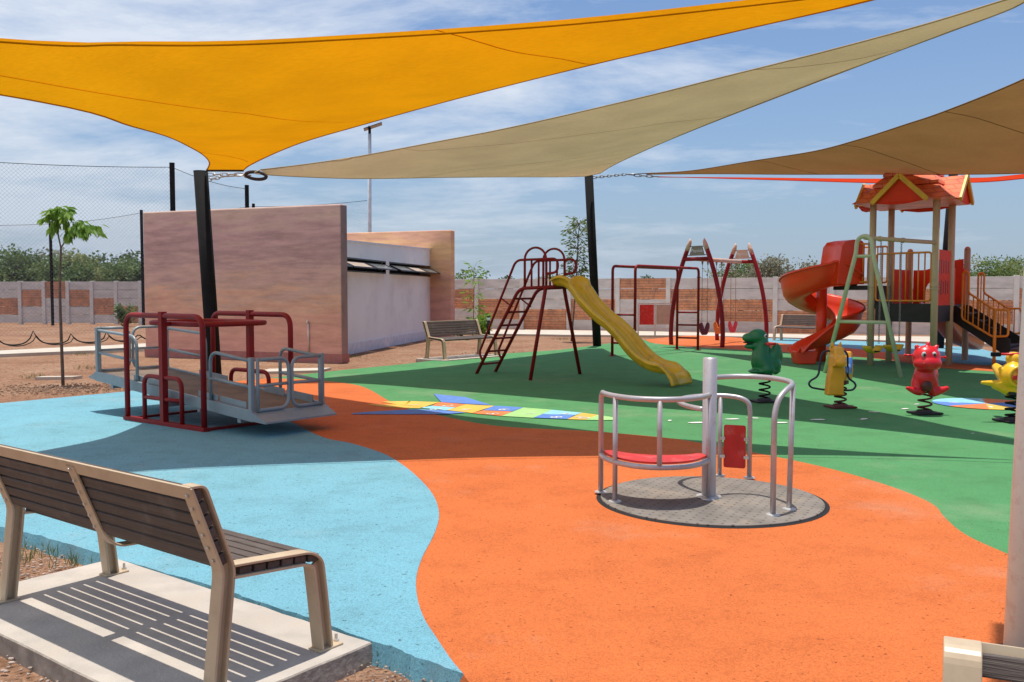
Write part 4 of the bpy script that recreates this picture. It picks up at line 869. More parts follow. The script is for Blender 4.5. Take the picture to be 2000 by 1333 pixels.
# white side wall: from just behind front wall right end to far wall
def loc(p):
    q = p - WL; return V((q.x * wd.x + q.y * wd.y, -q.x * wd.y + q.y * wd.x, p.z))
Wa = loc(U(676, 692)); Wa = V((Wa.x, .30, 0)); far = V((-3.04, 34.9, 0)); Wb = loc(far); wdir = (Wb - Wa).normalized(); wl = (Wb - Wa).length; wn = V((1, 0, 0))
def wp(t, o, z): return Wa + wdir * t + wn * o + V((0, 0, z))
def wt(px):   # distance along the white wall where image column px falls
    k = (px - 1000) / 1810; lo_, hi_ = 0, wl
    for _ in range(40):
        m_ = (lo_ + hi_) / 2; q = wp(m_, 0, 0); X = WL.x + q.x * wd.x - q.y * wd.y; Y = WL.y + q.x * wd.y + q.y * wd.x
        if X / Y < k: lo_ = m_
        else: hi_ = m_
    return lo_
def wbox(mb, t0, t1, z0a, z0b, z1a, z1b, o0, o1):
    vs = [wp(t, o, z) for o in (o0, o1) for t, z in ((t0, z0a), (t1, z0b), (t1, z1b), (t0, z1a))]; mb.add(vs, [(3, 2, 1, 0), (4, 5, 6, 7), (0, 1, 5, 4), (1, 2, 6, 5), (2, 3, 7, 6), (3, 0, 4, 7)])
HT = lambda t: 2.98 + .24 * t / wl
w1a, w1b, w2a, w2b = 0.02, wt(754), wt(761), wt(842); zs, zh = 2.30, 2.70
def zline(t): return (2.22, 2.63)
s = MB(); zb, zt = 2.22, 2.62
wbox(s, 0, wl, -.15, -.15, zb, zb, -.15, 0); wbox(s, 0, wl, zt, zt, HT(0), HT(wl), -.15, 0)
wbox(s, w1b, w2a, zb, zb, zt, zt, -.15, 0); wbox(s, w2b, wl, zb, zb, zt, zt, -.15, 0); s.build('side_wall', M['white_wall'], ro)
s = MB(); wbox(s, 0, wl - .03, -.1, -.1, .22, .22, 0, .03); s.build('side_plinth', M['white_trim'], ro)
s = MB(); wbox(s, -.02, wl, zb - .1, zb - .1, zt + .1, zt + .1, -.5, -.45); s.build('room_interior', M['dark'], ro)
s = MB(); wbox(s, 0, wl + .02, HT(0), HT(wl), HT(0) + .06, HT(wl) + .06, -4.3, .03); s.build('roof', M['white_trim'], ro)
s = MB(); wbox(s, 0.1, wl, -.15, -.15, HT(0), HT(wl), -4.3, -4.15); s.build('rear_side_wall', M['white_wall'], ro)
for (t0, t1, np_) in ((w1a, w1b, 3), (w2a, w2b, 3)):
    s = MB()
    wbox(s, t0, t1, zb, zb, zb + .04, zb + .04, -.10, .012); wbox(s, t0, t1, zt - .04, zt - .04, zt, zt, -.10, .012); wbox(s, t0, t0 + .04, zb + .04, zb + .04, zt - .04, zt - .04, -.10, .012); wbox(s, t1 - .04, t1, zb + .04, zb + .04, zt - .04, zt - .04, -.10, .012)
    wf = s.build('window', M['frame_black'], ro)
    n_ = np_; wdt = (t1 - t0) / n_
    for k in range(n_):
        a0 = t0 + wdt * k + .04; a1_ = t0 + wdt * (k + 1) - .04; o1 = .42; zT, zB = zt - .10, zt - .27
        fr_ = MB()
        for (u0, u1, v0, v1) in ((0, 1, 0, .1), (0, 1, .9, 1), (0, .08, .1, .9), (.92, 1, .1, .9)):
            pts = [wp(a0 + (a1_ - a0) * u, .01 + o1 * v, zT + (zB - zT) * v) for u, v in ((u0, v0), (u1, v0), (u1, v1), (u0, v1))]; fr_.add(pts + [p - V((0, 0, .03)) for p in pts], [(0, 1, 2, 3), (7, 6, 5, 4), (0, 1, 5, 4), (1, 2, 6, 5), (2, 3, 7, 6), (3, 0, 4, 7)])
        fr_.build('sash', M['frame_black'], wf)
        gl = MB(); pts = [wp(a0 + (a1_ - a0) * u, .01 + o1 * v, zT + (zB - zT) * v - .01) for u, v in ((.08, .1), (.92, .1), (.92, .9), (.08, .9))]; gl.add(pts + [p - V((0, 0, .008)) for p in pts], [(0, 1, 2, 3), (7, 6, 5, 4), (0, 1, 5, 4), (1, 2, 6, 5), (2, 3, 7, 6), (3, 0, 4, 7)])
        gl.build('pane', M['glass'] if k != 1 else M['beige_board'], wf)
# far orange wall, parallel to the front
fw = loc(V((-2.25, 34.4, 0))); s = MB(); s.box((fw.x - 4, fw.y + .15 + .02, 1.92), (8, .30, 4.05)); s.build('rear_wall', orng, ro, bevel=.035)
p0 = loc(U(643, 697)); s = MB(); s.tube([V((p0.x, -.03, .12)), V((p0.x, -.03, .92))], .018, 8); s.tube([V((p0.x, -.03, .92)), V((p0.x, -.09, .93))], .022, 8); s.build('standpipe', M['zinc'], ro)

# ================================================================ PERIMETER WALL
def perimeter(name_label, A, B, bay, first_rows, H=2.27, off=0.0):
    d = (B - A); Lw = d.length; an = math.atan2(d.y, d.x); ro = thing('perimeter_wall', name_label, 'wall', A, an, local=True); rh = H / 5
    n = int((Lw - off) / bay) + 1
    for i in range(n + 1):
        x = off + i * bay
        if x <= Lw + .01: s = MB(); s.box((x, 0, H / 2 - .05), (.19, .2, H + .12)); s.build('post', M['wall_post'], ro, bevel=.01)
        rows = first_rows(i); gs = MB(); bs = MB()
        for r in range(5):
            z = H - (r + .5) * rh; x0 = x + .09; x1 = min(x + bay - .09, Lw)
            if x1 - x0 < .1: continue
            (bs if r in rows else gs).box(((x0 + x1) / 2, 0, z - .02), (x1 - x0, .08 if r in rows else .07, rh - .016))
        if gs.v: gs.build('concrete_panel', M['wall_conc'], ro, bevel=.006)
        if bs.v: bs.build('terracotta_panel', M['wall_brick'], ro, bevel=.004)
    return ro
RA = V((-12.5, 46.25, 0)); RB = V((32, 30.4, 0)); rdir = (RB - RA).normalized()
def rt(px):
    k = (px - 1000) / 1810; return (RA.y * k - RA.x) / (rdir.x - k * rdir.y)
bay = (rt(1557) - rt(966)) / 6.0
t_c = rt(1206.5); nb = int(t_c / bay); off = t_c - nb * bay
seqR = {-4: (1, 2), -3: (2, 3), -2: (3, 4), -1: (2, 3), 0: (0, 1), 1: (1, 2), 2: (2, 3), 3: (3, 4), 4: (2, 3), 5: (1, 2), 6: (2, 3), 7: (1, 2), 8: (0, 1)}
def rowsR(i):
    k = i - nb
    return {-3: (2, 3), -2: (3, 4), -1: (2, 3)}.get(k, None) or seqR.get(k, ((k % 4), (k % 4) + 1) if k % 4 < 4 else (2, 3))
perimeter('long precast concrete wall with terracotta panels behind the slides and tower', RA, RB, bay, rowsR, 2.27, off)
LA = V((-42, 51.6, 0)); LB = V((-12.5, 49.3, 0)); ldir = (LB - LA).normalized()
def lt_(px):
    k = (px - 1000) / 1810; return (LA.y * k - LA.x) / (ldir.x - k * ldir.y)
bayL = (lt_(228) - lt_(41)) / 4.0; tL = lt_(41); nL = int(tL / bayL); offL = tL - nL * bayL
pat = [(2, 3), (1, 2), (0, 1), (1, 2), (2, 3), (3, 4)]
perimeter('long precast concrete wall with terracotta panels behind the dirt field on the left', LA, LB, bayL, lambda i: pat[(i - nL + 1) % 6], 2.24, offL)

# ================================================================ BALL NETS
netm = netmat('ball_net', .12, .05, (.24, .25, .27)); netm2 = netmat('far_ball_net', .12, .04, (.26, .27, .29))
def net(label, pts, h0, m, rope=True, posts=True, sag=.12):
    ro = thing('ball_net', label, 'net', pts[0], 0)
    for i in range(len(pts) - 1):
        A, B = pts[i], pts[i + 1]; d = B - A; an = math.atan2(d.y, d.x); Lw = V((d.x, d.y, 0)).length; P = []
        n = 20
        for k in range(n + 1):
            f = k / n; top = A.z + (B.z - A.z) * f - sag * 4 * f * (1 - f); P.append([V((Lw * f, .05 * math.sin(f * 9), h0 + (top - h0) * q / 4)) for q in range(5)])
        s = MB(); s.grid(P); o = s.build('mesh_panel', m, None); o.parent = ro; o.location = V((A.x, A.y, 0)) - V((pts[0].x, pts[0].y, pts[0].z)); o.rotation_euler = (0, 0, an)
        if rope:
            s = MB(); s.tube([A + d * f - V((0, 0, sag * 4 * f * (1 - f))) for f in [k / 20 for k in range(21)]], .010, 5); s.build('top_rope', M['rope'], ro)
    return ro
n1a = V((-17.8, 25.2, 5.45)); n1b = D(336, 327, 30); n2 = D(482, 369, 36.6); n3 = D(495, 404, 44.2); n4 = D(717, 392, 41.5); n5 = D(276, 416, 47.5); n6 = D(98, 438, 47.3)
net('tall black ball net nearest the footpath on the left', [n1a, n1b, n2], .35, netm)
net('far black ball net rising behind the dirt field', [n6 + V((-8, 0, 0)), n6, n5, n3, n4], .2, netm2, sag=.08)
def npost(label, top, r=.075):
    b_ = V((top.x, top.y, -.05)); ro = thing('net_post', label, 'post', b_, 0, 'black ball net posts'); s = MB(); s.tube([b_, top + Z * .12], r, 14, cap=False); s.build('shaft', M['black'], ro); s = MB(); s.lathe([(r + .003, .10), (r + .003, .14), (.0001, .15)], top, 14, False); s.build('cap', M['black'], ro)
npost('black net post rising above the pink wall near its left end', n1b, .082); npost('black net post rising just above the pink wall near its middle', n2, .08); npost('tiny black net post tip above the pink wall', n3, .07)
npost('black net post standing against the far wall left of the pink building', n5); npost('black net post standing at the far wall behind the young tree', n6)
# drooping bottom rope
s = MB(); pts = []
A = V((-18.5, 24.3, 0)); B = V((-11.6, 31.6, 0)); rnd = random.Random(5)
nseg = 9
for i in range(nseg):
    p = A.lerp(B, i / nseg); q = A.lerp(B, (i + 1) / nseg); hp = .18 + .28 * rnd.random(); hq = .15 + .35 * rnd.random()
    for k in range(12):
        f = k / 12; z = .03 + hp * math.exp(-f * 7) + hq * math.exp(-(1 - f) * 7); pts.append(p.lerp(q, f) + Z * z)
s.tube(pts, .022, 5); s.tube([p + V((.12, -.05, -.03 - .3 * max(0, p.z - .1))) for p in pts], .016, 5); tag(s.build('net_bottom_rope', M['rope']), 'black bundled rope drooping along the bottom of the net by the footpath', 'rope')

# ================================================================ PLAY TOWER
uu = V((.6, .8, 0)); vv = V((.61, -.79, 0)).normalized(); K1 = V((8.10, 20.9, 0)); SB = 1.46
K2 = K1 + uu * 1.5; K3 = K1 + vv * SB; K4 = K3 + uu * 1.5; K5 = K2 + uu * 1.8; K6 = K4 + uu * 1.75
ctr = (K1 + K4) / 2
ro = thing('play_tower', 'play tower with red shingled roof, cream posts, amber rails, red spiral slide and black stairs', 'play tower', ctr); rp = .072
for k, p in enumerate((K1, K2, K3, K4)):
    s = MB(); s.tube([p, p + Z * 3.72], rp, 18); po = s.build('post', M['cream'], ro)
    s = MB()
    for h in ([1.34, 1.40] if k % 2 else [1.7, 1.76]): s.tube([p + Z * h, p + Z * (h + .03)], rp + .012, 18)
    s.build('clamp_ring', M['cream'], po)
for p in (K5, K6):
    s = MB(); s.tube([p, p + Z * 2.66], rp, 18, cap=False); s.lathe([(rp, 2.66), (rp * .9, 2.70), (rp * .6, 2.73), (.0001, 2.745)], p, 18); s.build('short_post', mat('tan_post', (.42, .24, .15), .45), ro)
def quadslab(mb, pts, z0, z1):
    mb.prism([(p.x, p.y) for p in pts], z0, z1)
s = MB(); quadslab(s, [K1, K3, K4, K2], 1.28, 1.36); s.build('deck', M['deck_black'], ro)
s = MB(); quadslab(s, [K2, K4, K6, K5], 1.285, 1.365); s.build('deck', M['deck_black'], ro)
s = MB(); s.prism([(0.1, 1.0), (SB - .05, 1.0), (SB - .05, 1.40), (0.1, 1.40)], -.02, .02, K1, vv, Z, uu); s.build('skirt', M['deck_black'], ro)
s = MB(); s.prism([(0.05, 1.0), (1.45, 1.0), (1.45, 1.36), (.05, 1.36)], -.02, .02, K3, uu, Z, vv); s.build('skirt', M['deck_black'], ro)
K1u = K1 - vv * .98; K2u = K2 - vv * .98
s = MB(); quadslab(s, [K1u, K1, K2, K2u], 1.70, 1.80); s.build('upper_deck', M['deck_black'], ro)
s = MB(); s.prism([(0, 1.28), (1.4, 1.28), (1.4, 1.8), (0, 1.8)], -.02, .02, K1 + V((.05, .06, 0)), uu, Z, vv); s.build('riser', M['deck_black'], ro)
def guard(p, q, z0, z1, n, name='guard_rail', r=.022, mid=False):
    s = MB(); d = (q - p).normalized(); s.tube(rounded([p + Z * z0, p + Z * z1, q + Z * z1, q + Z * z0], .07, 4, closed=True), r, 8, closed=True); g_ = s.build(name, M['rail_orange'], ro)
    s = MB()
    for k in range(1, n + 1): c = p.lerp(q, k / (n + 1)); s.tube([c + Z * z0, c + Z * z1], r * .72, 7)
    s.build('baluster', M['rail_orange'], g_); return g_
guard(K1u + V((.02, -.02, 0)), K1 - vv * .08, 1.88, 2.74, 5); guard(K2u, K2 - vv * .08, 1.88, 2.74, 6)
guard(K1 + vv * .10, K3 - vv * .09, 1.46, 2.50, 8); 
s = MB(); s.prism([(.09, 1.26), (1.41, 1.26), (1.41, 2.57), (.09, 2.57)], -.015, .015, K3, uu, Z, vv); pn = s.build('slotted_panel', M['tower_red'], ro, bevel=.01)
s = MB()
for zc in (1.75, 2.2):
    for k in range(5):
        x = .3 + k * .22; h = .13 + .03 * (k % 2); s.prism([(x - .035, zc - h), (x + .035, zc - h), (x + .035, zc + h), (x - .035, zc + h)], -.018, .019, K3, uu, Z, vv)
s.build('slot', M['spring_red'], pn)
s = MB(); s.prism([(.1, 1.36), (1.7, 1.36), (1.7, 2.2), (.1, 2.2)], -.015, .015, K2, uu, Z, vv); s.build('side_panel', M['tower_red'], ro)
s = MB(); arch = [(.1, 1.36), (.42, 1.36)] + [(.73 - .31 * math.cos(q), 1.66 + .31 * math.sin(q)) for q in [PI * k / 10 for k in range(11)]] + [(1.04, 1.36), (1.36, 1.36), (1.36, 2.45), (1.1, 2.42), (.73, 2.28), (.4, 2.2), (.1, 2.2)]
s.prism(arch, -.02, .02, K5, vv, Z, uu); s.build('arched_panel', M['tower_red'], ro)
s = MB(); s.prism([(.1, 1.0), (.42, 1.0), (.42, 2.2), (.1, 2.2)], -.015, .015, K4, uu, Z, vv); s.prism([(1.4, 1.36), (1.65, 1.36), (1.65, 2.2), (1.4, 2.2)], -.015, .015, K4, uu, Z, vv); s.build('entry_panel', M['tower_red'], ro)
# roof
def sq(r, z): return [ctr + uu * (r * x) + vv * (r * y) + Z * z for x, y in ((-1, -1), (1, -1), (1, 1), (-1, 1))]
shing = brickmat('moulded_shingle', (.92, .23, .085), (.88, .20, .07), (.70, .12, .04), .22, .11, 1, .015)
_p = [n for n in shing.node_tree.nodes if n.type == 'BSDF_PRINCIPLED'][0]; _p.inputs['Roughness'].default_value = .4
s = MB()
def tiers(rings, mb):
    for i in range(len(rings) - 1):
        A_, B_ = sq(*rings[i]), sq(*rings[i + 1])
        for k in range(4): mb.add([A_[k], A_[(k + 1) % 4], B_[(k + 1) % 4], B_[k]], [(0, 1, 2, 3)])
tiers([(.98, 3.60), (1.14, 3.62), (1.0, 3.72), (.66, 4.02)], s); tiers([(.66, 3.97), (.76, 3.97), (.76, 4.03), (.50, 4.26)], s); tiers([(.50, 4.22), (.57, 4.22), (.57, 4.28), (.20, 4.58), (.20, 4.64), (.02, 4.72)], s)
s.add(sq(.98, 3.60), [(0, 1, 2, 3)]); rf = s.build('roof', shing, ro)
for dirv, side in ((-uu, vv), (uu, vv), (vv, uu), (-vv, uu)):
    ap, hw, zb_ = 4.14, .60, 3.61; f_ = 1.2
    s = MB(); A0 = ctr + dirv * f_; I0 = ctr + dirv * .45
    vs = [A0 - side * hw + Z * zb_, A0 + side * hw + Z * zb_, A0 + Z * ap, I0 - side * hw + Z * zb_, I0 + side * hw + Z * zb_, I0 + Z * ap]
    s.add(vs, [(0, 2, 5, 3), (1, 4, 5, 2)]); s.build('gable', shing, rf, solid=.03)
    s = MB(); A1 = ctr + dirv * (f_ - .05); s.add([A1 - side * hw + Z * (zb_ - .02), A1 + side * hw + Z * (zb_ - .02), A1 + Z * (ap - .02)], [(0, 1, 2)]); s.add([A1 - side * hw + Z * (zb_ - .02), A1 + side * hw + Z * (zb_ - .02), A0 + side * hw * .3 + Z * (zb_ - .08), A0 - side * hw * .3 + Z * (zb_ - .08)], [(0, 1, 2, 3)]); s.build('gable_back', M['tower_red'], rf)
    s = MB(); A2 = ctr + dirv * (f_ + .012)
    for sg in (-1, 1): s.bar(A2 + side * sg * (hw + .03) + Z * (zb_ - .02), A2 + Z * (ap + .01), .05, .10, up=(0, 0, 1))
    s.build('gable_trim', M['trim_yellow'], rf)
# stairs
S1, S2 = K4 + uu * .22, K6 - uu * .12
ns = 5; s = MB()
for k in range(ns):
    t0_, t1_ = .05 + k * .24, .05 + (k + 1) * .24 + .03; z = 1.36 - (k + 1) * .175; A_, B_ = S1 + vv * t0_, S2 + vv * t0_; C_, D_ = S2 + vv * t1_, S1 + vv * t1_; quadslab(s, [A_, B_, C_, D_], z - .04, z)
s.build('step', M['deck_black'], ro)
for p in (S1, S2): s = MB(); s.prism([(0, 1.34), (.1, 1.34), (1.30, .62), (1.30, .36), (1.15, .30), (0, 1.0)], -.02, .02, p, vv, Z, uu); s.build('stair_stringer', M['deck_black'], ro)
s = MB(); quadslab(s, [S1 + vv * 1.2, S2 + vv * 1.2, S2 + vv * 1.9, S1 + vv * 1.9], .36, .42); s.build('landing', mat('brown_landing', (.09, .05, .04), .7), ro)
for base_, shade in ((K4 + uu * .02, 'rail_orange'), (K6 + uu * .02, 'rail_orange')):
    lp = [(.27, 2.10), (.41, 2.10), (.41, 1.63), (.98, 1.27), (1.28, 1.27), (1.28, .70), (.95, .68), (.27, 1.06)]
    s = MB(); s.tube(rounded([base_ + vv * t + Z * z for t, z in lp], .07, 4, closed=True), .024, 8, closed=True); hr = s.build('stair_rail', M['rail_orange'], ro)
    s = MB()
    for t in (.34, .41, .52, .64, .76, .88, 1.12):
        zt_ = 2.1 if t < .4 else (1.63 - (t - .41) / .57 * .36 if t < .98 else 1.27); zb_ = 1.06 - (t - .27) / .68 * .38 if t < .95 else .68
        s.tube([base_ + vv * t + Z * zb_, base_ + vv * t + Z * zt_], .014, 6)
    s.build('baluster', M['rail_orange'], hr)
    s = MB(); s.tube([base_ + vv * 1.0, base_ + vv * 1.0 + Z * 1.27], .034, 10); s.build('rail_post', M['rail_orange'], ro)
# orange wavy slide below the deck
def chute(name, path, wid, h, m, parent, wallz=.02):
    pr = spline(path, 5); P = []
    for i, p in enumerate(pr):
        a0 = pr[max(0, i - 1)]; a2 = pr[min(len(pr) - 1, i + 1)]; d = (a2 - a0).normalized(); sd = V((d.y, -d.x, 0)).normalized(); up_ = sd.cross(d).normalized()
        if up_.z < 0: up_ = -up_
        P.append([p + sd * (wid * x) + up_ * (h * y) for x, y in ((-.60, .86), (-.585, 1), (-.54, 1.03), (-.5, .95), (-.48, .5), (-.42, .14), (-.28, .02), (0, 0), (.28, .02), (.42, .14), (.48, .5), (.5, .95), (.54, 1.03), (.585, 1), (.60, .86))])
    s = MB(); s.grid(P); return s.build(name, m, parent, solid=.02)
chute('orange_slide', [V((9.95, 22.2, 1.22)), V((10.3, 22.5, 1.05)), V((10.7, 22.85, .70)), V((11.1, 23.2, .42)), V((11.5, 23.5, .28)), V((11.85, 23.75, .18))], .5, .25, M['orange_plastic'], ro)
# spiral slide
ax_ = V((7.36, 22.05, 0)); path = [K1u.lerp(K2u, .22) + V((.35, -.42, 1.80)) + V((-.1, .12, 0))]
path = [ax_ + V((.55, -.62, 1.80)), ax_ + V((.25, -.64, 1.80))]
RS = .58
N_ = 22
for k in range(N_ + 1):
    f = k / N_; th = -PI / 2 - f * 2 * PI; path.append(ax_ + V((RS * math.cos(th), RS * math.sin(th), 1.78 - 1.30 * f)))
path += [ax_ + V((-.35, -.62, .37)), ax_ + V((-.66, -.68, .29)), ax_ + V((-.86, -.72, .22))]
pr = spline(path, 4); P = []; P2 = []
for i, p in enumerate(pr):
    a0 = pr[max(0, i - 1)]; a2 = pr[min(len(pr) - 1, i + 1)]; d = (a2 - a0); d.z *= .4; d.normalize(); sd = V((d.y, -d.x, 0)).normalized()
    # sd points to travel-right; the axis is on the right for clockwise travel -> outer wall = -sd
    ends = min(1, (len(pr) - 1 - i) / 14, (i + 3) / 8)
    ho = .50 * ends + .06; hi_ = .22 * ends + .10
    prof = [(.30, hi_), (.285, hi_ + .02), (.26, hi_ - .01), (.25, .12), (.20, .04), (.08, 0), (-.08, .0), (-.20, .06), (-.29, .18), (-.335, .30 * ends + .06), (-.36, ho - .02), (-.385, ho + .01), (-.405, ho - .03)]
    P.append([p + sd * x + Z * z for x, z in prof])
s = MB(); s.grid(P); sp_ = s.build('spiral_slide', M['slide_red'], ro, solid=.022)
s = MB(); s.tube([ax_ + V((.0, 0, 0)), ax_ + V((.0, 0, 1.75))], .125, 20); s.build('slide_column', M['slide_red'], sp_)
ex_ = ax_ + V((-.62, -.70, 0)); s = MB(); s.add([ex_ + V((x, y, z)) for z, k in ((0, 1.0), (.30, 1.35)) for x, y in ((-.20 * k, -.22), (.20 * k, -.22), (.20 * k, .22), (-.20 * k, .22))], [(3, 2, 1, 0), (4, 5, 6, 7), (0, 1, 5, 4), (1, 2, 6, 5), (2, 3, 7, 6), (3, 0, 4, 7)]); s.build('slide_foot', M['slide_red'], sp_, bevel=.03)
# hood
hc = ax_ + V((.28, -.62, 0)); P = []
for (y_, sc_h) in ((-.42, .0), (-.40, 1), (.30, 1), (.33, .0)):
    pass
s = MB(); prof = [(-.40, 1.83), (-.36, 2.3), (-.30, 2.68), (-.20, 2.80), (.0, 2.84), (.22, 2.82), (.30, 2.74), (.30, 1.83)]
hx = V((.96, .28, 0)).normalized(); hy = V((-.28, .96, 0)).normalized()
s.prism([(x, z) for x, z in prof], -.36, -.33, hc, hx, Z, hy); s.prism([(x, z) for x, z in prof], .33, .36, hc, hx, Z, hy)
for i in range(len(prof) - 2):
    (x0, z0_), (x1, z1_) = prof[i], prof[i + 1]; pts = [hc + hx * x + Z * z + hy * w for w in (-.33, .33) for x, z in ((x0, z0_), (x1, z1_))]; s.add([pts[0], pts[1], pts[3], pts[2]], [(0, 1, 2, 3)], True)
s.build('slide_hood', M['slide_red'], sp_, solid=0, bevel=.02)

# ================================================================ SMALL SWING beside the tower
f1, f2 = V((6.40, 18.9, 0)), V((7.50, 17.8, 0)); mc = (f1 + f2) / 2; ld = (f2 - f1).normalized(); fh = (f2 - f1).length / 2
ro = thing('toddler_swing', 'pale green A frame swing with two yellow seats attached to the tower post', 'swing set', mc)
s = MB(); s.tube([f1, mc - ld * .17 + Z * 2.42] + [mc - ld * (.155 * math.cos(q)) + Z * (2.60 + .155 * math.sin(q)) for q in [PI * k / 12 for k in range(13)]] + [mc + ld * .17 + Z * 2.42, f2], .042, 12); s.build('a_frame', M['pale_green'], ro)
s = MB(); s.tube([f1.lerp(mc, .37) + Z * 1.06, f2.lerp(mc, .37) + Z * 1.06], .036, 10); s.tube([f1.lerp(mc, .80) + Z * 2.36, f2.lerp(mc, .80) + Z * 2.36], .034, 10); s.build('brace', M['pale_green'], ro)
be = K3 + Z * 2.70; bs_ = mc + Z * 2.72; s = MB(); s.tube([bs_, be], .042, 12); s.build('top_beam', M['cream'], ro)
s = MB()
for k in (.2, .38, .52): c = bs_.lerp(be, k); s.ell(c, (.07, .07, .055), None, 12, 8)
s.build('hanger_bracket', M['cream'], ro)
bdr = (be - bs_); bdr.z = 0; bdr.normalize()
for k in (.14, .42):
    c = bs_.lerp(be, k)
    for q in (-.2, .2):
        s = MB(); t_ = c + bdr * q; b_ = c + bdr * q * .95; b_ = V((b_.x, b_.y, .62)); chainlinks(s, t_, b_, 46, .016, .005); s.build('hanging_chain', M['chain'], ro)
    cs = V((c.x, c.y, .5)); P = []
    nrm = V((bdr.y, -bdr.x, 0))
    for i in range(9): f = i / 8 * 2 - 1; P.append([cs + bdr * .22 * f + nrm * w + Z * (.13 * f * f - .06) for w in (-.09, .09)])
    s = MB(); s.grid(P); s.build('seat', M['seat_yellow'], ro, solid=.03)
    s = MB(); s.box(cs + Z * -.035, (.16, .2, .02), math.atan2(bdr.y, bdr.x)); s.build('seat_pad', M['black'], ro)

# ================================================================ SPRING RIDERS
def blob(name, parts, m, parent, vox=.012, smooth=14):
    s = MB()
    for p in parts:
        if p[0] == 'e': s.ell(p[1], p[2], p[3] if len(p) > 3 else None)
        elif p[0] == 't': s.tube(spline(p[1], 5), (lambda n, r: [r[0] + (r[1] - r[0]) * i / (n - 1) for i in range(n)])((len(p[1]) - 1) * 5 + 1, p[2]), 16)
        elif p[0] == 'b': s.box(p[1], p[2], p[3] if len(p) > 3 else 0)
    o = s.build(name, m, parent); o.data.remesh_voxel_size = vox
    md = o.modifiers.new('r', 'REMESH'); md.mode = 'VOXEL'; md.voxel_size = vox; md.use_smooth_shade = True
    md = o.modifiers.new('s', 'SMOOTH'); md.iterations = smooth; md.factor = .6
    return o
def spring(ro, c, z0, z1, r, turns, m, pm, plate=(.36, .30), rz=.2):
    s = MB(); n = 22 * turns; s.tube([c + V((r * math.cos(2 * PI * turns * k / n), r * math.sin(2 * PI * turns * k / n), z0 + (z1 - z0) * k / n)) for k in range(n + 1)], .0135, 8); s.build('spring', m, ro)
    s = MB(); s.box(c + Z * .018, (plate[0], plate[1], .024), rz); s.lathe([(.11, .03), (.10, .055), (.0001, .055)], c, 16, False); s.build('base_plate', pm, ro, bevel=.004)
    s = MB(); s.lathe([(.0001, z1 - .01), (.11, z1 - .01), (.11, z1 + .03), (.0001, z1 + .03)], c, 16, False); s.build('spring_cap', pm, ro)
# dinosaur
c = U(1493, 786); c.z = 0
ro = thing('spring_rider', 'dark green dinosaur spring rider facing left', 'spring rider', c, 0, 'animal spring riders')
Y90 = lambda d: Matrix.Rotation(R(d), 3, 'Y')
q = lambda x, y, z: c + V((x, y, z))
blob('body', [('e', q(-.115, 0, .985), (.15, .115, .12)), ('e', q(-.235, 0, .965), (.115, .10, .075), Y90(5)), ('e', q(-.215, 0, .842), (.105, .085, .045)), ('e', q(-.12, 0, .87), (.10, .09, .09)),
              ('t', [q(-.07, 0, .95), q(-.055, 0, .80), q(-.06, 0, .66), q(.0, 0, .56)], (.105, .17)), ('e', q(.02, 0, .575), (.20, .14, .17)), ('e', q(-.07, 0, .60), (.14, .125, .15)), ('t', [q(.08, 0, .60), q(.15, 0, .75), q(.185, 0, .86)], (.12, .06)), ('e', q(.20, 0, .74), (.06, .06, .16), Y90(-12)), ('e', q(.15, 0, .55), (.09, .12, .14)),
              ('e', q(-.01, 0, .468), (.25, .16, .045)), ('e', q(-.16, -.08, .47), (.11, .07, .035)), ('e', q(.02, -.13, .50), (.09, .055, .08))], M['dino'], ro)
s = MB(); s.ell(q(-.225, 0, .898), (.112, .086, .014)); s.build('mouth', M['mouth'], ro)
s = MB(); s.tube([q(-.02, -.26, .885), q(.0, .24, .885)], .017, 10)
for y in (-.26,): s.ell(q(-.02, y, .885), (.026, .012, .026))
hd = s.build('handle', M['rider_red'], ro)
s = MB(); s.tube([q(.02, -.12, .885), q(.11, -.13, .882)], .016, 8); s.ell(q(.115, -.13, .882), (.012, .024, .024)); s.build('handle', M['rider_red'], ro)
s = MB(); s.ell(q(-.02, -.098, 1.0), (.024, .014, .028)); ey_ = s.build('eye', M['eye_w'], ro); s = MB(); s.ell(q(-.017, -.110, .998), (.015, .008, .019)); s.build('pupil', M['eye_b'], ey_)
spring(ro, c, .05, .42, .078, 4, M['black'], M['deck_black'])
# horse
c = U(1641, 797); c.z = 0; q = lambda x, y, z: c + V((x, y, z))
ro = thing('spring_rider', 'amber yellow horse spring rider with blue seat and bent navy handle tube', 'spring rider', c, 0, 'animal spring riders')
th = R(-14)
s = MB(); pr_ = [(-.118, .19, .05), (-.118, .40, .045), (-.095, .60, .05), (-.088, .66, .085), (-.078, .80, .08), (-.062, .875, .05), (-.04, .885, .03)]
P = []
def hring(z, hw, y0, y1, ox): return [q(ox - hw, y0, z), q(ox + hw, y0, z), q(ox + hw, y1, z), q(ox - hw, y1, z), q(ox - hw, y0, z)]
lv_ = [(.19, .118, -.14, .02, -.115), (.40, .108, -.14, .03, -.105), (.60, .088, -.15, .04, -.09), (.615, .088, -.25, .05, -.09), (.73, .080, -.25, .06, -.088), (.77, .072, -.20, .08, -.085), (.86, .065, -.17, .08, -.083), (.885, .045, -.13, .05, -.083)]
s.grid([hring(*l) for l in lv_], smooth=False); s.f.append([0, 1, 2, 3]); s.sm.append(False); n_ = len(s.v); s.f.append([n_ - 5, n_ - 4, n_ - 3, n_ - 2]); s.sm.append(False)
s.build('chest_and_head', M['horse'], ro, bevel=.022)
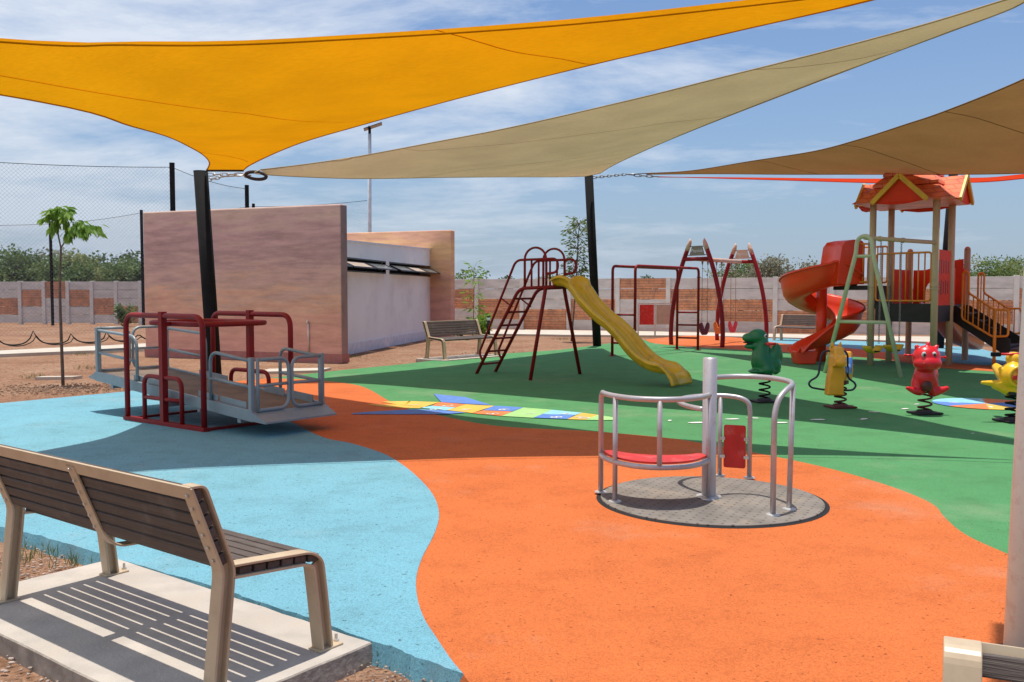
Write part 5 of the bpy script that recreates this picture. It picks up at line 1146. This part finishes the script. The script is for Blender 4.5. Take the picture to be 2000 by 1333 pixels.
s = MB(); s.prism([(-.02, .36), (.12, .40), (.40, .36), (.46, .50), (.40, .76), (.33, .80), (.27, .62), (.12, .56), (-.02, .60)], -.075, .075, q(-.02, 0, 0), V((.57, .82, 0)), Z, V((.82, -.57, 0))); s.build('body', M['horse'], ro, bevel=.02)
s = MB(); s.prism([(.02, .50), (.30, .46), (.34, .66), (.30, .72), (.24, .60), (.10, .555), (.03, .60)], -.09, .09, q(-.01, 0, 0), V((.57, .82, 0)), Z, V((.82, -.57, 0))); s.build('seat', M['horse_blue'], ro, bevel=.02)
k_ = .000985; hp = [(1340, 405), (1260, 415), (1222, 470), (1190, 740), (1160, 790), (1070, 840), (1045, 890), (1085, 940), (1250, 970), (1500, 985), (1690, 978), (1735, 920), (1715, 870), (1640, 820), (1612, 775), (1605, 470), (1575, 415), (1480, 400)]
s = MB(); s.tube(rounded([q((x - 1500) * k_, .03, (1232 - z) * k_) for x, z in hp], .05, 4), .0145, 10); s.build('handle', M['navy'], ro)
s = MB(); s.ell(q(-.088, -.235, .665), (.082, .075, .072)); s.build('snout', M['horse'], ro)
for sg in (-1, 1): s = MB(); s.tube([q(-.083 + sg * .045, -.02, .86), q(-.083 + sg * .055, -.03, .91), q(-.083 + sg * .06, -.04, .945)], [.028, .022, .006], 8); s.build('ear', M['horse'], ro)
s = MB(); s.ell(q(-.004, -.13, .775), (.014, .024, .026)); ey_ = s.build('eye', M['eye_w'], ro); s = MB(); s.ell(q(.006, -.137, .775), (.009, .014, .015)); s.build('pupil', M['eye_b'], ey_)
spring(ro, c, .05, .36, .078, 4, M['spring_red'], M['spring_red'])
# red dragon-like animal
c = U(1806, 809); c.z = 0; q = lambda x, y, z: c + V((x, y, z))
ro = thing('spring_rider', 'glossy red animal spring rider facing the camera with big white eyes', 'spring rider', c, 0, 'animal spring riders')
blob('body', [('e', q(-.04, -.10, .775), (.185, .15, .165)), ('e', q(-.042, -.14, .70), (.188, .15, .12)), ('e', q(-.04, -.06, .50), (.15, .13, .17)), ('e', q(-.135, -.05, .40), (.075, .09, .14)), ('e', q(.065, -.05, .40), (.085, .09, .15)),
              ('t', [q(-.12, -.08, .33), q(-.20, -.11, .33), q(-.315, -.12, .375)], (.075, .022)), ('t', [q(.06, -.08, .31), q(.16, -.10, .33), q(.27, -.10, .37)], (.075, .03)), ('e', q(-.10, -.06, .31), (.07, .07, .05)),
              ('t', [q(.0, .02, .55), q(.08, .18, .52), q(.12, .30, .50)], (.14, .13)), ('e', q(.15, .22, .50), (.11, .14, .19)), ('e', q(.19, .25, .40), (.08, .1, .13)), ('t', [q(.14, .30, .6), q(.17, .36, .75)], (.06, .03)),
              ('t', [q(-.145, -.08, .88), q(-.175, -.08, .945)], (.045, .025)), ('t', [q(.07, -.08, .88), q(.125, -.08, .94)], (.05, .02)), ('t', [q(-.045, -.12, .90), q(-.03, -.12, .955), q(-.015, -.10, .975)], (.024, .03))], M['rider_red'], ro, .011, 9)
s = MB(); s.ell(q(-.055, -.165, .40), (.075, .05, .075)); s.build('chest_plate', M['spring_red'], ro)
s = MB()
for x in (-.13, .005):
    e_ = q(x, -.225, .825); s = MB(); s.ell(e_, (.030, .016, .036), Matrix.Rotation(R(18), 3, 'X')); ey_ = s.build('eye', M['eye_w'], ro); s = MB(); s.ell(e_ + V((.004, -.013, -.007)), (.018, .009, .022)); s.build('pupil', M['eye_b'], ey_)
s = MB()
for x in (-.135, -.038):
    cc_ = q(x, -.283, .69); s.tube([cc_ + V((.024 * math.cos(t), .006, .024 * math.sin(t))) for t in [2 * PI * k / 14 for k in range(14)]], .005, 6, closed=True)
s.build('nostril', M['rider_red'], ro)
for sg, z in ((-1, .803), (1, .775)):
    s = MB(); x0 = -.04 + sg * .16; s.tube([q(x0, -.06, z), q(x0 + sg * .11, -.06, z)], .013, 10); s.ell(q(x0 + sg * .115, -.06, z), (.012, .021, .021)); s.build('handle', M['rider_red'], ro)
spring(ro, c, .05, .33, .085, 3, M['spring_red'], M['deck_black'])
# plane
c = U(1977, 824); c.z = 0; q = lambda x, y, z: c + V((x, y, z))
ro = thing('spring_rider', 'bright yellow aeroplane spring rider with red propeller, partly behind the white pole', 'spring rider', c, 0, 'animal spring riders')
blob('fuselage', [('e', q(-.02, -.02, .59), (.165, .16, .175)), ('t', [q(-.02, .05, .56), q(.05, .35, .58), q(.08, .6, .66)], (.13, .05)), ('e', q(.02, .05, .80), (.09, .10, .09)), ('e', q(-.16, .0, .67), (.035, .04, .035)), ('e', q(0, 0, .42), (.10, .12, .10)),
                  ('t', [q(-.10, .0, .485), q(-.25, -.01, .49), q(-.42, -.02, .505)], (.065, .022)), ('t', [q(-.05, .0, .38), q(-.15, -.01, .43), q(-.26, -.01, .47)], (.06, .045)), ('t', [q(.06, .0, .485), q(.22, .03, .49), q(.38, .06, .505)], (.065, .022))], M['plane'], ro, .011, 4)
s = MB(); s.tube([q(-.02 + .118 * math.cos(t), -.165, .59 + .118 * math.sin(t)) for t in [2 * PI * k / 28 for k in range(28)]], .022, 10, closed=True); s.build('nose_ring', M['plane'], ro)
s = MB(); s.ell(q(-.02, -.20, .59), (.028, .025, .028))
for k in range(4):
    a0 = R(8) + k * PI / 2; d = V((math.cos(a0), 0, math.sin(a0))); n2_ = V((-d.z, 0, d.x)); s.prism([(0, -.014), (.05, -.028), (.09, -.024), (.098, 0), (.09, .03), (.05, .026), (0, .012)], -.008, .008, q(-.02, -.20, .59), d, n2_, V((0, 1, 0)))
s.build('propeller', M['rider_red'], ro)
s = MB(); s.tube([q(-.18, .0, .862), q(.22, .0, .862)], .017, 10); hb = s.build('handle_bar', M['rider_red'], ro); s = MB(); s.bar(q(-.29, 0, .86), q(-.175, 0, .86), .055, .055); s.bar(q(.2, 0, .86), q(.31, 0, .86), .055, .055); s.build('grip', M['black'], hb, bevel=.01)
spring(ro, c, .05, .36, .08, 4, M['black'], M['deck_black'])

# ================================================================ VEGETATION
def leafcard(mb, c, d, l, w, rnd, fold=.3):
    d = d.normalized(); sd = d.cross(V((rnd.uniform(-1, 1), rnd.uniform(-1, 1), rnd.uniform(.2, 1)))).normalized(); up_ = sd.cross(d)
    mb.add([c, c + d * l * .5 + sd * w / 2 + up_ * w * fold * .3, c + d * l - up_ * w * fold, c + d * l * .5 - sd * w / 2 + up_ * w * fold * .3], [(0, 1, 2), (0, 2, 3)])
def tree(label, base, h, wd_, m, seed, n=900, leaf=.2, trunk=.12, sparse=.0, bushy=True, group=None, name='tree', cat='tree'):
    rnd = random.Random(seed); ro = thing(name, label, cat, base, 0, group); tb = MB(); lf = MB()
    tips = []
    nb_ = 7 if bushy else 5
    for k in range(nb_):
        a0 = 2 * PI * k / nb_ + rnd.uniform(-.5, .5); r = wd_ * rnd.uniform(.25, .5); z = h * rnd.uniform(.55, .92); p0 = base + V((rnd.uniform(-.1, .1), 0, 0)); p1 = base + V((r * .25 * math.cos(a0), r * .25 * math.sin(a0), h * .3)); p2 = base + V((r * math.cos(a0), r * math.sin(a0), z))
        tb.tube(spline([p0, p1, p2], 4), [trunk * (1 - .1 * i) for i in range(9)], 6); tips.append(p2); tips.append(p1.lerp(p2, .6))
        for j in range(4):
            q0 = p1.lerp(p2, rnd.uniform(.3, 1)); q1 = q0 + V((rnd.uniform(-1, 1) * wd_ * .2, rnd.uniform(-1, 1) * wd_ * .2, h * rnd.uniform(.02, .2))); tb.tube([q0, q1], [trunk * .35, trunk * .08], 5); tips.append(q1)
    tb.build('trunk', M['bark'], ro)
    cl = [(t + V((rnd.gauss(0, wd_ * .07), rnd.gauss(0, wd_ * .07), rnd.gauss(0, h * .05))), rnd.uniform(.10, .22) * wd_) for t in tips for _ in range(2)]
    if bushy: cl += [(base + V((rnd.uniform(-.45, .45) * wd_, rnd.uniform(-.4, .4) * wd_, h * rnd.uniform(.15, .6))), .16 * wd_) for _ in range(10)]
    for _ in range(n):
        c_, r_ = rnd.choice(cl); v_ = V((rnd.gauss(0, 1), rnd.gauss(0, 1), rnd.gauss(0, .75))); v_ = v_.normalized() * r_ * rnd.random() ** .45
        p = c_ + v_; p.z = min(p.z, base.z + h * rnd.uniform(.9, 1.02)); p.z = max(p.z, base.z + .1)
        leafcard(lf, p, v_ + V((rnd.uniform(-1, 1), rnd.uniform(-1, 1), rnd.uniform(-.6, .6))) * r_, leaf * rnd.uniform(.6, 1.3), leaf * rnd.uniform(.35, .7), rnd)
    lf.build('crown', m, ro)
    return ro
# far trees on the left
rnd = random.Random(11)
lefts = [(-20, 492, 110, 'leaf_mid', 'left edge'), (28, 491, 90, 'leaf_dark', None), (80, 492, 70, 'leaf_grey', None), (118, 490, 80, 'leaf_mid', None), (165, 497, 80, 'leaf_yel', None), (215, 490, 85, 'leaf_dark', None), (262, 495, 70, 'leaf_mid', None), (140, 503, 60, 'leaf_yel', None)]
lab = ['dense mid green tree over the wall at the left edge', 'dark green rounded tree over the wall near the left edge', 'sparse dry grey tree over the wall between two green crowns', 'green tree over the wall directly behind the sapling trunk', 'pale yellow green tree over the wall right of the sapling', 'darkest bushy tree over the wall left of the net post', 'mid green tree over the wall touching the pink building', 'low yellow green tree over the wall behind the sapling crown']
for i, ((px, ty, w, mm, _), lb) in enumerate(zip(lefts, lab)):
    Y = 57 + (i % 3) * 3; top = D(px, ty, Y); b_ = V((top.x, Y, -.1)); wm = w / 1810 * Y * 1.25
    tree(lb, b_, top.z + [.5, -.1, .2, -.3, .45, .0, -.2, .1][i], wm, M[mm], 20 + i, n=3000 if mm != 'leaf_grey' else 1500, leaf=.26, group='trees beyond the far wall')
rights = [(1500, 500, 75, 'leaf_grey'), (1545, 504, 75, 'leaf_grey'), (1448, 512, 60, 'leaf_mid'), (1410, 526, 50, 'leaf_yel'), (1595, 520, 60, 'leaf_grey'), (1930, 506, 80, 'leaf_mid'), (1975, 500, 90, 'leaf_yel'), (2030, 500, 90, 'leaf_mid'), (915, 524, 44, 'leaf_mid'), (985, 536, 24, 'leaf_dark'), (1075, 536, 30, 'leaf_mid'), (1260, 536, 22, 'leaf_dark'), (1110, 536, 30, 'leaf_grey'), (1375, 533, 22, 'leaf_dark'), (1610, 528, 60, 'leaf_yel'), (1890, 518, 40, 'leaf_dark')]
lab = ['tall feathery grey green tree right of the curved swing, over the wall', 'wide grey green tree over the wall left of the spiral slide hood', 'green tree seen between the curved swing legs', 'low yellow green bush over the wall under the swing beam', 'thin grey tree over the wall touching the red slide', 'green tree over the wall just right of the stair rails', 'bright yellow green tree over the wall at the right side', 'green tree over the wall at the very right edge', 'small tree top over the wall beside the orange rear wall', 'tiny dark tree top over the wall left of the slide ladder', 'tiny tree top over the wall behind the slide railings', 'tiny dark tree top over the wall left of the monkey bars', 'small grey tree top over the wall beside the middle pole', 'tiny dark tree top over the wall left of the near swing arch', 'low yellow green tree top seen through the amber rails', 'dark tree top over the wall behind the short round posts']
for i, ((px, ty, w, mm), lb) in enumerate(zip(rights, lab)):
    Y = 52 + (i % 4) * 4; top = D(px, ty, Y); b_ = V((top.x, Y, -.1)); wm = w / 1810 * Y * 1.35
    tree(lb, b_, top.z + .1, wm, M[mm], 60 + i, n=2600 if w > 50 else 900, leaf=.2, trunk=.08, group='trees beyond the far wall')
# young tree on the left
b_ = U(123, 745); b_.z = -.08; rnd = random.Random(4)
ro = thing('young_tree', 'thin sapling with two drooping tufts of bright green leaves left of the seesaw', 'tree', b_)
Y = b_.y
tk = [b_, D(119, 640, Y), D(117, 560, Y), D(119, 485, Y)]; s = MB(); s.tube(spline(tk, 5), [.032 - .0009 * i for i in range(16)], 8); s.tube(spline([D(119, 485, Y), D(113, 455, Y), D(112, 435, Y), D(118, 425, Y)], 4), [.014] * 13, 6); s.tube(spline([D(119, 485, Y), D(128, 470, Y), D(134, 460, Y), D(150, 440, Y)], 4), [.013] * 13, 6)
s.build('trunk', M['bark'], ro); lf = MB()
tuft = [((118, 425), (92, 428)), ((118, 425), (104, 412)), ((118, 425), (135, 408)), ((118, 425), (148, 420)), ((118, 425), (96, 445)), ((118, 425), (128, 440)), ((118, 425), (110, 450)), ((118, 425), (130, 425)), ((120, 420), (120, 408)),
        ((140, 448), (135, 462)), ((140, 446), (160, 436)), ((140, 446), (182, 440)), ((140, 446), (195, 452)), ((140, 446), (176, 462)), ((140, 446), (150, 464)), ((140, 446), (165, 450)), ((138, 446), (142, 432)), ((140, 446), (186, 448))]
for a0, a1_ in tuft:
    p0 = D(*a0, Y); p1 = D(*a1_, Y) + V((0, rnd.uniform(-.3, .3), 0)); st = spline([p0, p0.lerp(p1, .5) + Z * .05, p1], 6)
    for k, p in enumerate(st[2:]):
        for sg in (-1, 1):
            d = V((rnd.uniform(-.5, .5), sg * rnd.uniform(.1, .8), -.75 - rnd.random() * .3)) + (p1 - p0).normalized() * .5; leafcard(lf, p, d, rnd.uniform(.14, .22), .07, rnd, .25); rnd.random() < .3 and leafcard(lf, p + V((rnd.uniform(-.05, .05), rnd.uniform(-.1, .1), .03)), d + V((rnd.uniform(-.4, .4), 0, .35)), rnd.uniform(.11, .18), .06, rnd, .25)
lf.build('crown', M['leaf_young'], ro)
def sapling(label, base, topz, lean, clusters, leafl, leafw, m, name='young_tree', r=.02, seed=1, n=26):
    rnd = random.Random(seed); ro = thing(name, label, 'tree', base); s = MB(); top = base + V((lean, 0, topz)); s.tube(spline([base, base.lerp(top, .5) + V((.03, 0, 0)), top], 5), [r * (1 - .07 * i) for i in range(11)], 6)
    lf = MB()
    for (f, rad, sq_) in clusters:
        c_ = base.lerp(top, f)
        for k in range(n):
            a0 = rnd.uniform(0, 2 * PI); d = V((math.cos(a0), math.sin(a0), rnd.uniform(-.5, .6))); st = c_ + d * rad * rnd.uniform(.2, .8) + Z * rnd.uniform(-.5, .5) * rad * sq_; leafcard(lf, st, d + V((0, 0, -.3)), leafl * rnd.uniform(.7, 1.2), leafw, rnd, .2)
            if k % 5 == 0: s.tube([c_, st], r * .25, 4)
    s.build('trunk', M['bark'], ro); lf.build('crown', m, ro); return ro
bs2 = V((-1.55, 36.5, -.08))
sapling('thin sapling with three leaf whorls in front of the wall beside the orange wall', bs2, 2.75, .05, [(.96, .38, .8), (.80, .32, .6), (.58, .48, .5), (.42, .35, .5), (.25, .2, .4)], .34, .07, M['leaf_young'], seed=3, n=22)
bs3 = U(1116, 664); bs3.z = -.05
tr3 = sapling('wispy tall young tree behind the middle black pole', bs3, 4.1, .25, [(.98, .45, 1.0), (.88, .7, 1.0), (.78, .75, .9), (.68, .6, .8), (.58, .5, .6)], .17, .06, M['leaf_mid'], seed=9, n=120, r=.035)
def bush(label, base, h, w, m, n, leaf, seed):
    rnd = random.Random(seed); ro = thing('bush', label, 'bush', base); st = MB(); lf = MB()
    for k in range(9):
        a0 = rnd.uniform(0, 2 * PI); tip = base + V((math.cos(a0) * w * .4, math.sin(a0) * w * .4, h * rnd.uniform(.5, .95))); st.tube([base, tip], [.02, .006], 5)
        for j in range(n // 9):
            p = base.lerp(tip, rnd.uniform(.15, 1.05)) + V((rnd.gauss(0, w * .1), rnd.gauss(0, w * .1), rnd.gauss(0, h * .06))); leafcard(lf, p, V((rnd.uniform(-1, 1), rnd.uniform(-1, 1), rnd.uniform(-.2, 1))), leaf * rnd.uniform(.7, 1.3), leaf * .4, rnd)
    st.build('stem', M['bark'], ro); lf.build('foliage', m, ro)
bush('loose green bush in front of the far wall left of the pink building', V((-19.3, 46.3, -.05)), 1.05, 1.0, M['leaf_mid'], 500, .22, 5)
bush('low leafy bush behind the distant bench', V((-1.15, 35.6, -.05)), .8, .8, M['leaf_young'], 260, .24, 6)
bush('second low bush beside the path light', V((-2.0, 35.8, -.05)), .5, .6, M['leaf_mid'], 160, .2, 8)

# stones, dug soil, weeds
def inpoly(x, y, poly):
    r_ = False; n = len(poly)
    for i in range(n):
        a0, b1_ = poly[i], poly[(i + 1) % n]
        if (a0.y > y) != (b1_.y > y) and x < (b1_.x - a0.x) * (y - a0.y) / (b1_.y - a0.y) + a0.x: r_ = not r_
    return r_
slabpoly = [fl_ - dx * .1, fr + dx * .02, fr + dx * .02 + back * 1.02, fl_ - dx * .1 + back * 1.02]
def rocks(name, gen, m, n, seed, smin, smax, zb_=-.075):
    rnd = random.Random(seed); s = MB(); k = 0
    while k < n:
        x, y = gen(rnd)
        if inpoly(x, y, outline) or inpoly(x, y, slabpoly): k += .2; continue
        r_ = smin + (smax - smin) * rnd.random() ** 3; k += 1
        vs = []; 
        for (a0, b1_, c1_) in ((1, 0, 0), (-1, 0, 0), (0, 1, 0), (0, -1, 0), (0, 0, 1), (0, 0, -1)): vs.append(V((x, y, zb_ + r_ * .25)) + V((a0 * r_ * rnd.uniform(.7, 1.3), b1_ * r_ * rnd.uniform(.7, 1.3), c1_ * r_ * rnd.uniform(.5, .8))) + V((rnd.uniform(-.25, .25), rnd.uniform(-.25, .25), 0)) * r_)
        s.add(vs, [(0, 2, 4), (2, 1, 4), (1, 3, 4), (3, 0, 4), (2, 0, 5), (1, 2, 5), (3, 1, 5), (0, 3, 5)], False)
    o = s.build(name, m); md = o.modifiers.new('s', 'SUBSURF'); md.levels = 1; md.render_levels = 1
    for p in o.data.polygons: p.use_smooth = True
    return tag(o, kind='stuff')
def near(rnd):
    u, v = rnd.uniform(-.35, 1.2), rnd.random() ** .8; p = (fl_ + back * 1.0).lerp(fr + back * 1.0, u) + back * (v * 1.4 - .05); return p.x, p.y
tag(rocks('gravel', near, M['stone'], 5200, 3, .003, .024), 'loose brown gravel beside the near bench slab', 'gravel')
tag(rocks('gravel', lambda r: (r.uniform(-.75, .3), r.uniform(3.1, 4.4)), M['stone'], 2200, 5, .003, .018), 'loose brown gravel at the bottom of the photo right of the slab', 'gravel')
tag(rocks('gravel', lambda r: (r.uniform(-4.2, -2.3), r.uniform(4.6, 7.3)), M['stone'], 3500, 6, .003, .024), 'loose brown gravel under the near bench on the left', 'gravel')
tag(rocks('gravel', lambda r: (r.uniform(-12, 2), r.uniform(13, 30)), M['stone'], 3000, 8, .008, .035, -.085), 'scattered pale pebbles on the dirt beyond the rubber', 'gravel')
tb_ = U(122, 752)
tag(rocks('dug_soil', lambda r: (tb_.x + r.gauss(0, .75), tb_.y + r.gauss(0, .45)), M['clod'], 1500, 9, .012, .05, -.075), 'dark dug soil heaped around the left sapling', 'soil')
b2_ = V((-1.0, 27.5, 0)); tag(rocks('dug_soil', lambda r: (b2_.x + .9 + r.gauss(0, .7), b2_.y - 2.0 + r.gauss(0, .5)), M['clod'], 500, 12, .012, .05, -.075), 'dark dug soil behind the distant bench', 'soil')
rnd = random.Random(2); s = MB()
def weeds(cx, cy, n, sp, h):
    for _ in range(n):
        p = V((cx + rnd.gauss(0, sp), cy + rnd.gauss(0, sp), -.08))
        if inpoly(p.x, p.y, outline): continue
        for k in range(3): leafcard(s, p, V((rnd.uniform(-.5, .5), rnd.uniform(-.5, .5), 1)), h * rnd.uniform(.5, 1.2), .006, rnd, .1)
for px, py in ((60, 1075), (95, 1085), (150, 1100), (160, 1080), (30, 1100)): g_ = U(px, py, -.08); weeds(g_.x, g_.y - .05, 14, .06, .09)
for px, py in ((172, 722), (165, 695), (69, 740), (600, 700), (690, 700), (1100, 665), (420, 700)): g_ = U(px, py, -.08); weeds(g_.x, g_.y, 30, .15, .12)
tag(s.build('weeds', M['grass']), 'thin dry weeds along the edge of the blue rubber', 'weeds', kind='stuff')
# dark footing at base of near lamp and a stone block by the sapling
s = MB(); s.lathe([(.155, -.1), (.15, .010), (.13, .016), (.0001, .016)], (2.30, 4.10, 0), 22, False); s.build('footing', mat('dark_tar_footing', (.035, .033, .035), .9, .4, 20, bump=1, bscale=60), lamp0, bevel=.004)
lf0 = [o for o in COL.objects if o.name.startswith('footing')][0]; lf0.data.transform(Matrix.Identity(4))
pc = U(110, 739, -.06); s = MB(); s.prism([(pc.x - .37, pc.y - .1), (pc.x + .33, pc.y - .02), (pc.x + .42, pc.y + .22), (pc.x - .33, pc.y + .12)], -.1, -.03); tag(s.build('concrete_cover', M['path']), 'flat pale concrete slab in the dirt behind the sapling', 'slab')
pc = U(560, 727, -.06); s = MB(); s.prism([(pc.x - .6, pc.y - .3), (pc.x + .7, pc.y + .1), (pc.x + .8, pc.y + .8), (pc.x - .5, pc.y + .5)], -.1, -.03); tag(s.build('concrete_cover', M['path']), 'flat pale concrete slab in the dirt behind the right end of the seesaw', 'slab')

# ================================================================ LIGHT AND SKY
EL, AZ = R(86.5), R(-12)      # azimuth measured from +Y toward +X
sun_d = bpy.data.lights.new('sun', 'SUN'); sun = bpy.data.objects.new('sun', sun_d); sc.collection.objects.link(sun)
sun_d.energy = 4.6; sun_d.angle = R(.53); sun_d.color = (1, .955, .88)
dvec = V((math.sin(AZ) * math.cos(EL), math.cos(AZ) * math.cos(EL), math.sin(EL))); sun.rotation_euler = dvec.to_track_quat('Z', 'Y').to_euler()
w = bpy.data.worlds.new("World"); sc.world = w; w.use_nodes = True; nt = w.node_tree; N = nt.nodes; L = nt.links; N.clear()
out = N.new('ShaderNodeOutputWorld'); bg = N.new('ShaderNodeBackground'); L.new(bg.outputs[0], out.inputs[0]); bg.inputs[1].default_value = .095
sky = N.new('ShaderNodeTexSky'); sky.sky_type = 'NISHITA'; sky.sun_disc = False; sky.sun_elevation = EL; sky.sun_rotation = AZ; sky.air_density = 1.0; sky.dust_density = 1.6; sky.ozone_density = 1.5
tc = N.new('ShaderNodeTexCoord'); sp = N.new('ShaderNodeSeparateXYZ'); L.new(tc.outputs['Generated'], sp.inputs[0])
def MM(op, a, b=None, c=None):
    x = N.new('ShaderNodeMath'); x.operation = op
    for i, q in enumerate((a, b, c)):
        if q is None: continue
        if isinstance(q, (int, float)): x.inputs[i].default_value = q
        else: L.new(q, x.inputs[i])
    return x.outputs[0]
zc = MM('MAXIMUM', sp.outputs[2], .0); dn = MM('ADD', zc, .16)
cb = N.new('ShaderNodeCombineXYZ'); L.new(MM('DIVIDE', sp.outputs[0], dn), cb.inputs[0]); L.new(MM('DIVIDE', sp.outputs[1], dn), cb.inputs[1])
mp = N.new('ShaderNodeMapping'); mp.inputs['Rotation'].default_value = (0, 0, R(12)); mp.inputs['Scale'].default_value = (.95, 1.45, 1); mp.inputs['Location'].default_value = (3.1, 1.7, 0); L.new(cb.outputs[0], mp.inputs[0])
n1 = N.new('ShaderNodeTexNoise'); n1.inputs['Scale'].default_value = 1.15; n1.inputs['Detail'].default_value = 13; n1.inputs['Roughness'].default_value = .66; n1.inputs['Distortion'].default_value = .25; L.new(mp.outputs[0], n1.inputs['Vector'])
n2 = N.new('ShaderNodeTexNoise'); n2.inputs['Scale'].default_value = .55; n2.inputs['Detail'].default_value = 3; L.new(cb.outputs[0], n2.inputs['Vector'])
left = MM('MULTIPLY', sp.outputs[0], -.26)
dens = MM('ADD', MM('ADD', MM('MULTIPLY', n1.outputs[0], .75), MM('MULTIPLY', n2.outputs[0], .3)), left)
rp = N.new('ShaderNodeValToRGB'); L.new(dens, rp.inputs[0]); rp.color_ramp.elements[0].position = .47; rp.color_ramp.elements[1].position = .665; rp.color_ramp.elements[1].color = (.85, .85, .85, 1); rp.color_ramp.elements[0].color = (.03, .03, .03, 1)
mx = N.new('ShaderNodeMixRGB'); L.new(rp.outputs[0], mx.inputs[0]); 
tint = N.new('ShaderNodeMixRGB'); tint.blend_type = 'MULTIPLY'; tint.inputs[0].default_value = 1; L.new(sky.outputs[0], tint.inputs[1]); tint.inputs[2].default_value = (.80, 1.09, 1.42, 1)
L.new(tint.outputs[0], mx.inputs[1]); mx.inputs[2].default_value = (9.3, 9.8, 10.6, 1)
hz = MM('MULTIPLY', MM('EXPONENT', MM('MULTIPLY', zc, -6.5)), .88)
hm = N.new('ShaderNodeMixRGB'); L.new(hz, hm.inputs[0]); L.new(mx.outputs[0], hm.inputs[1]); hm.inputs[2].default_value = (4.7, 5.75, 7.1, 1)
L.new(hm.outputs[0], bg.inputs[0])
sc.view_settings.view_transform = 'Standard'; sc.view_settings.look = 'None'; sc.view_settings.exposure = 0
sc.cycles.max_bounces = 8; sc.cycles.transparent_max_bounces = 24
sc.cycles.use_denoising = True
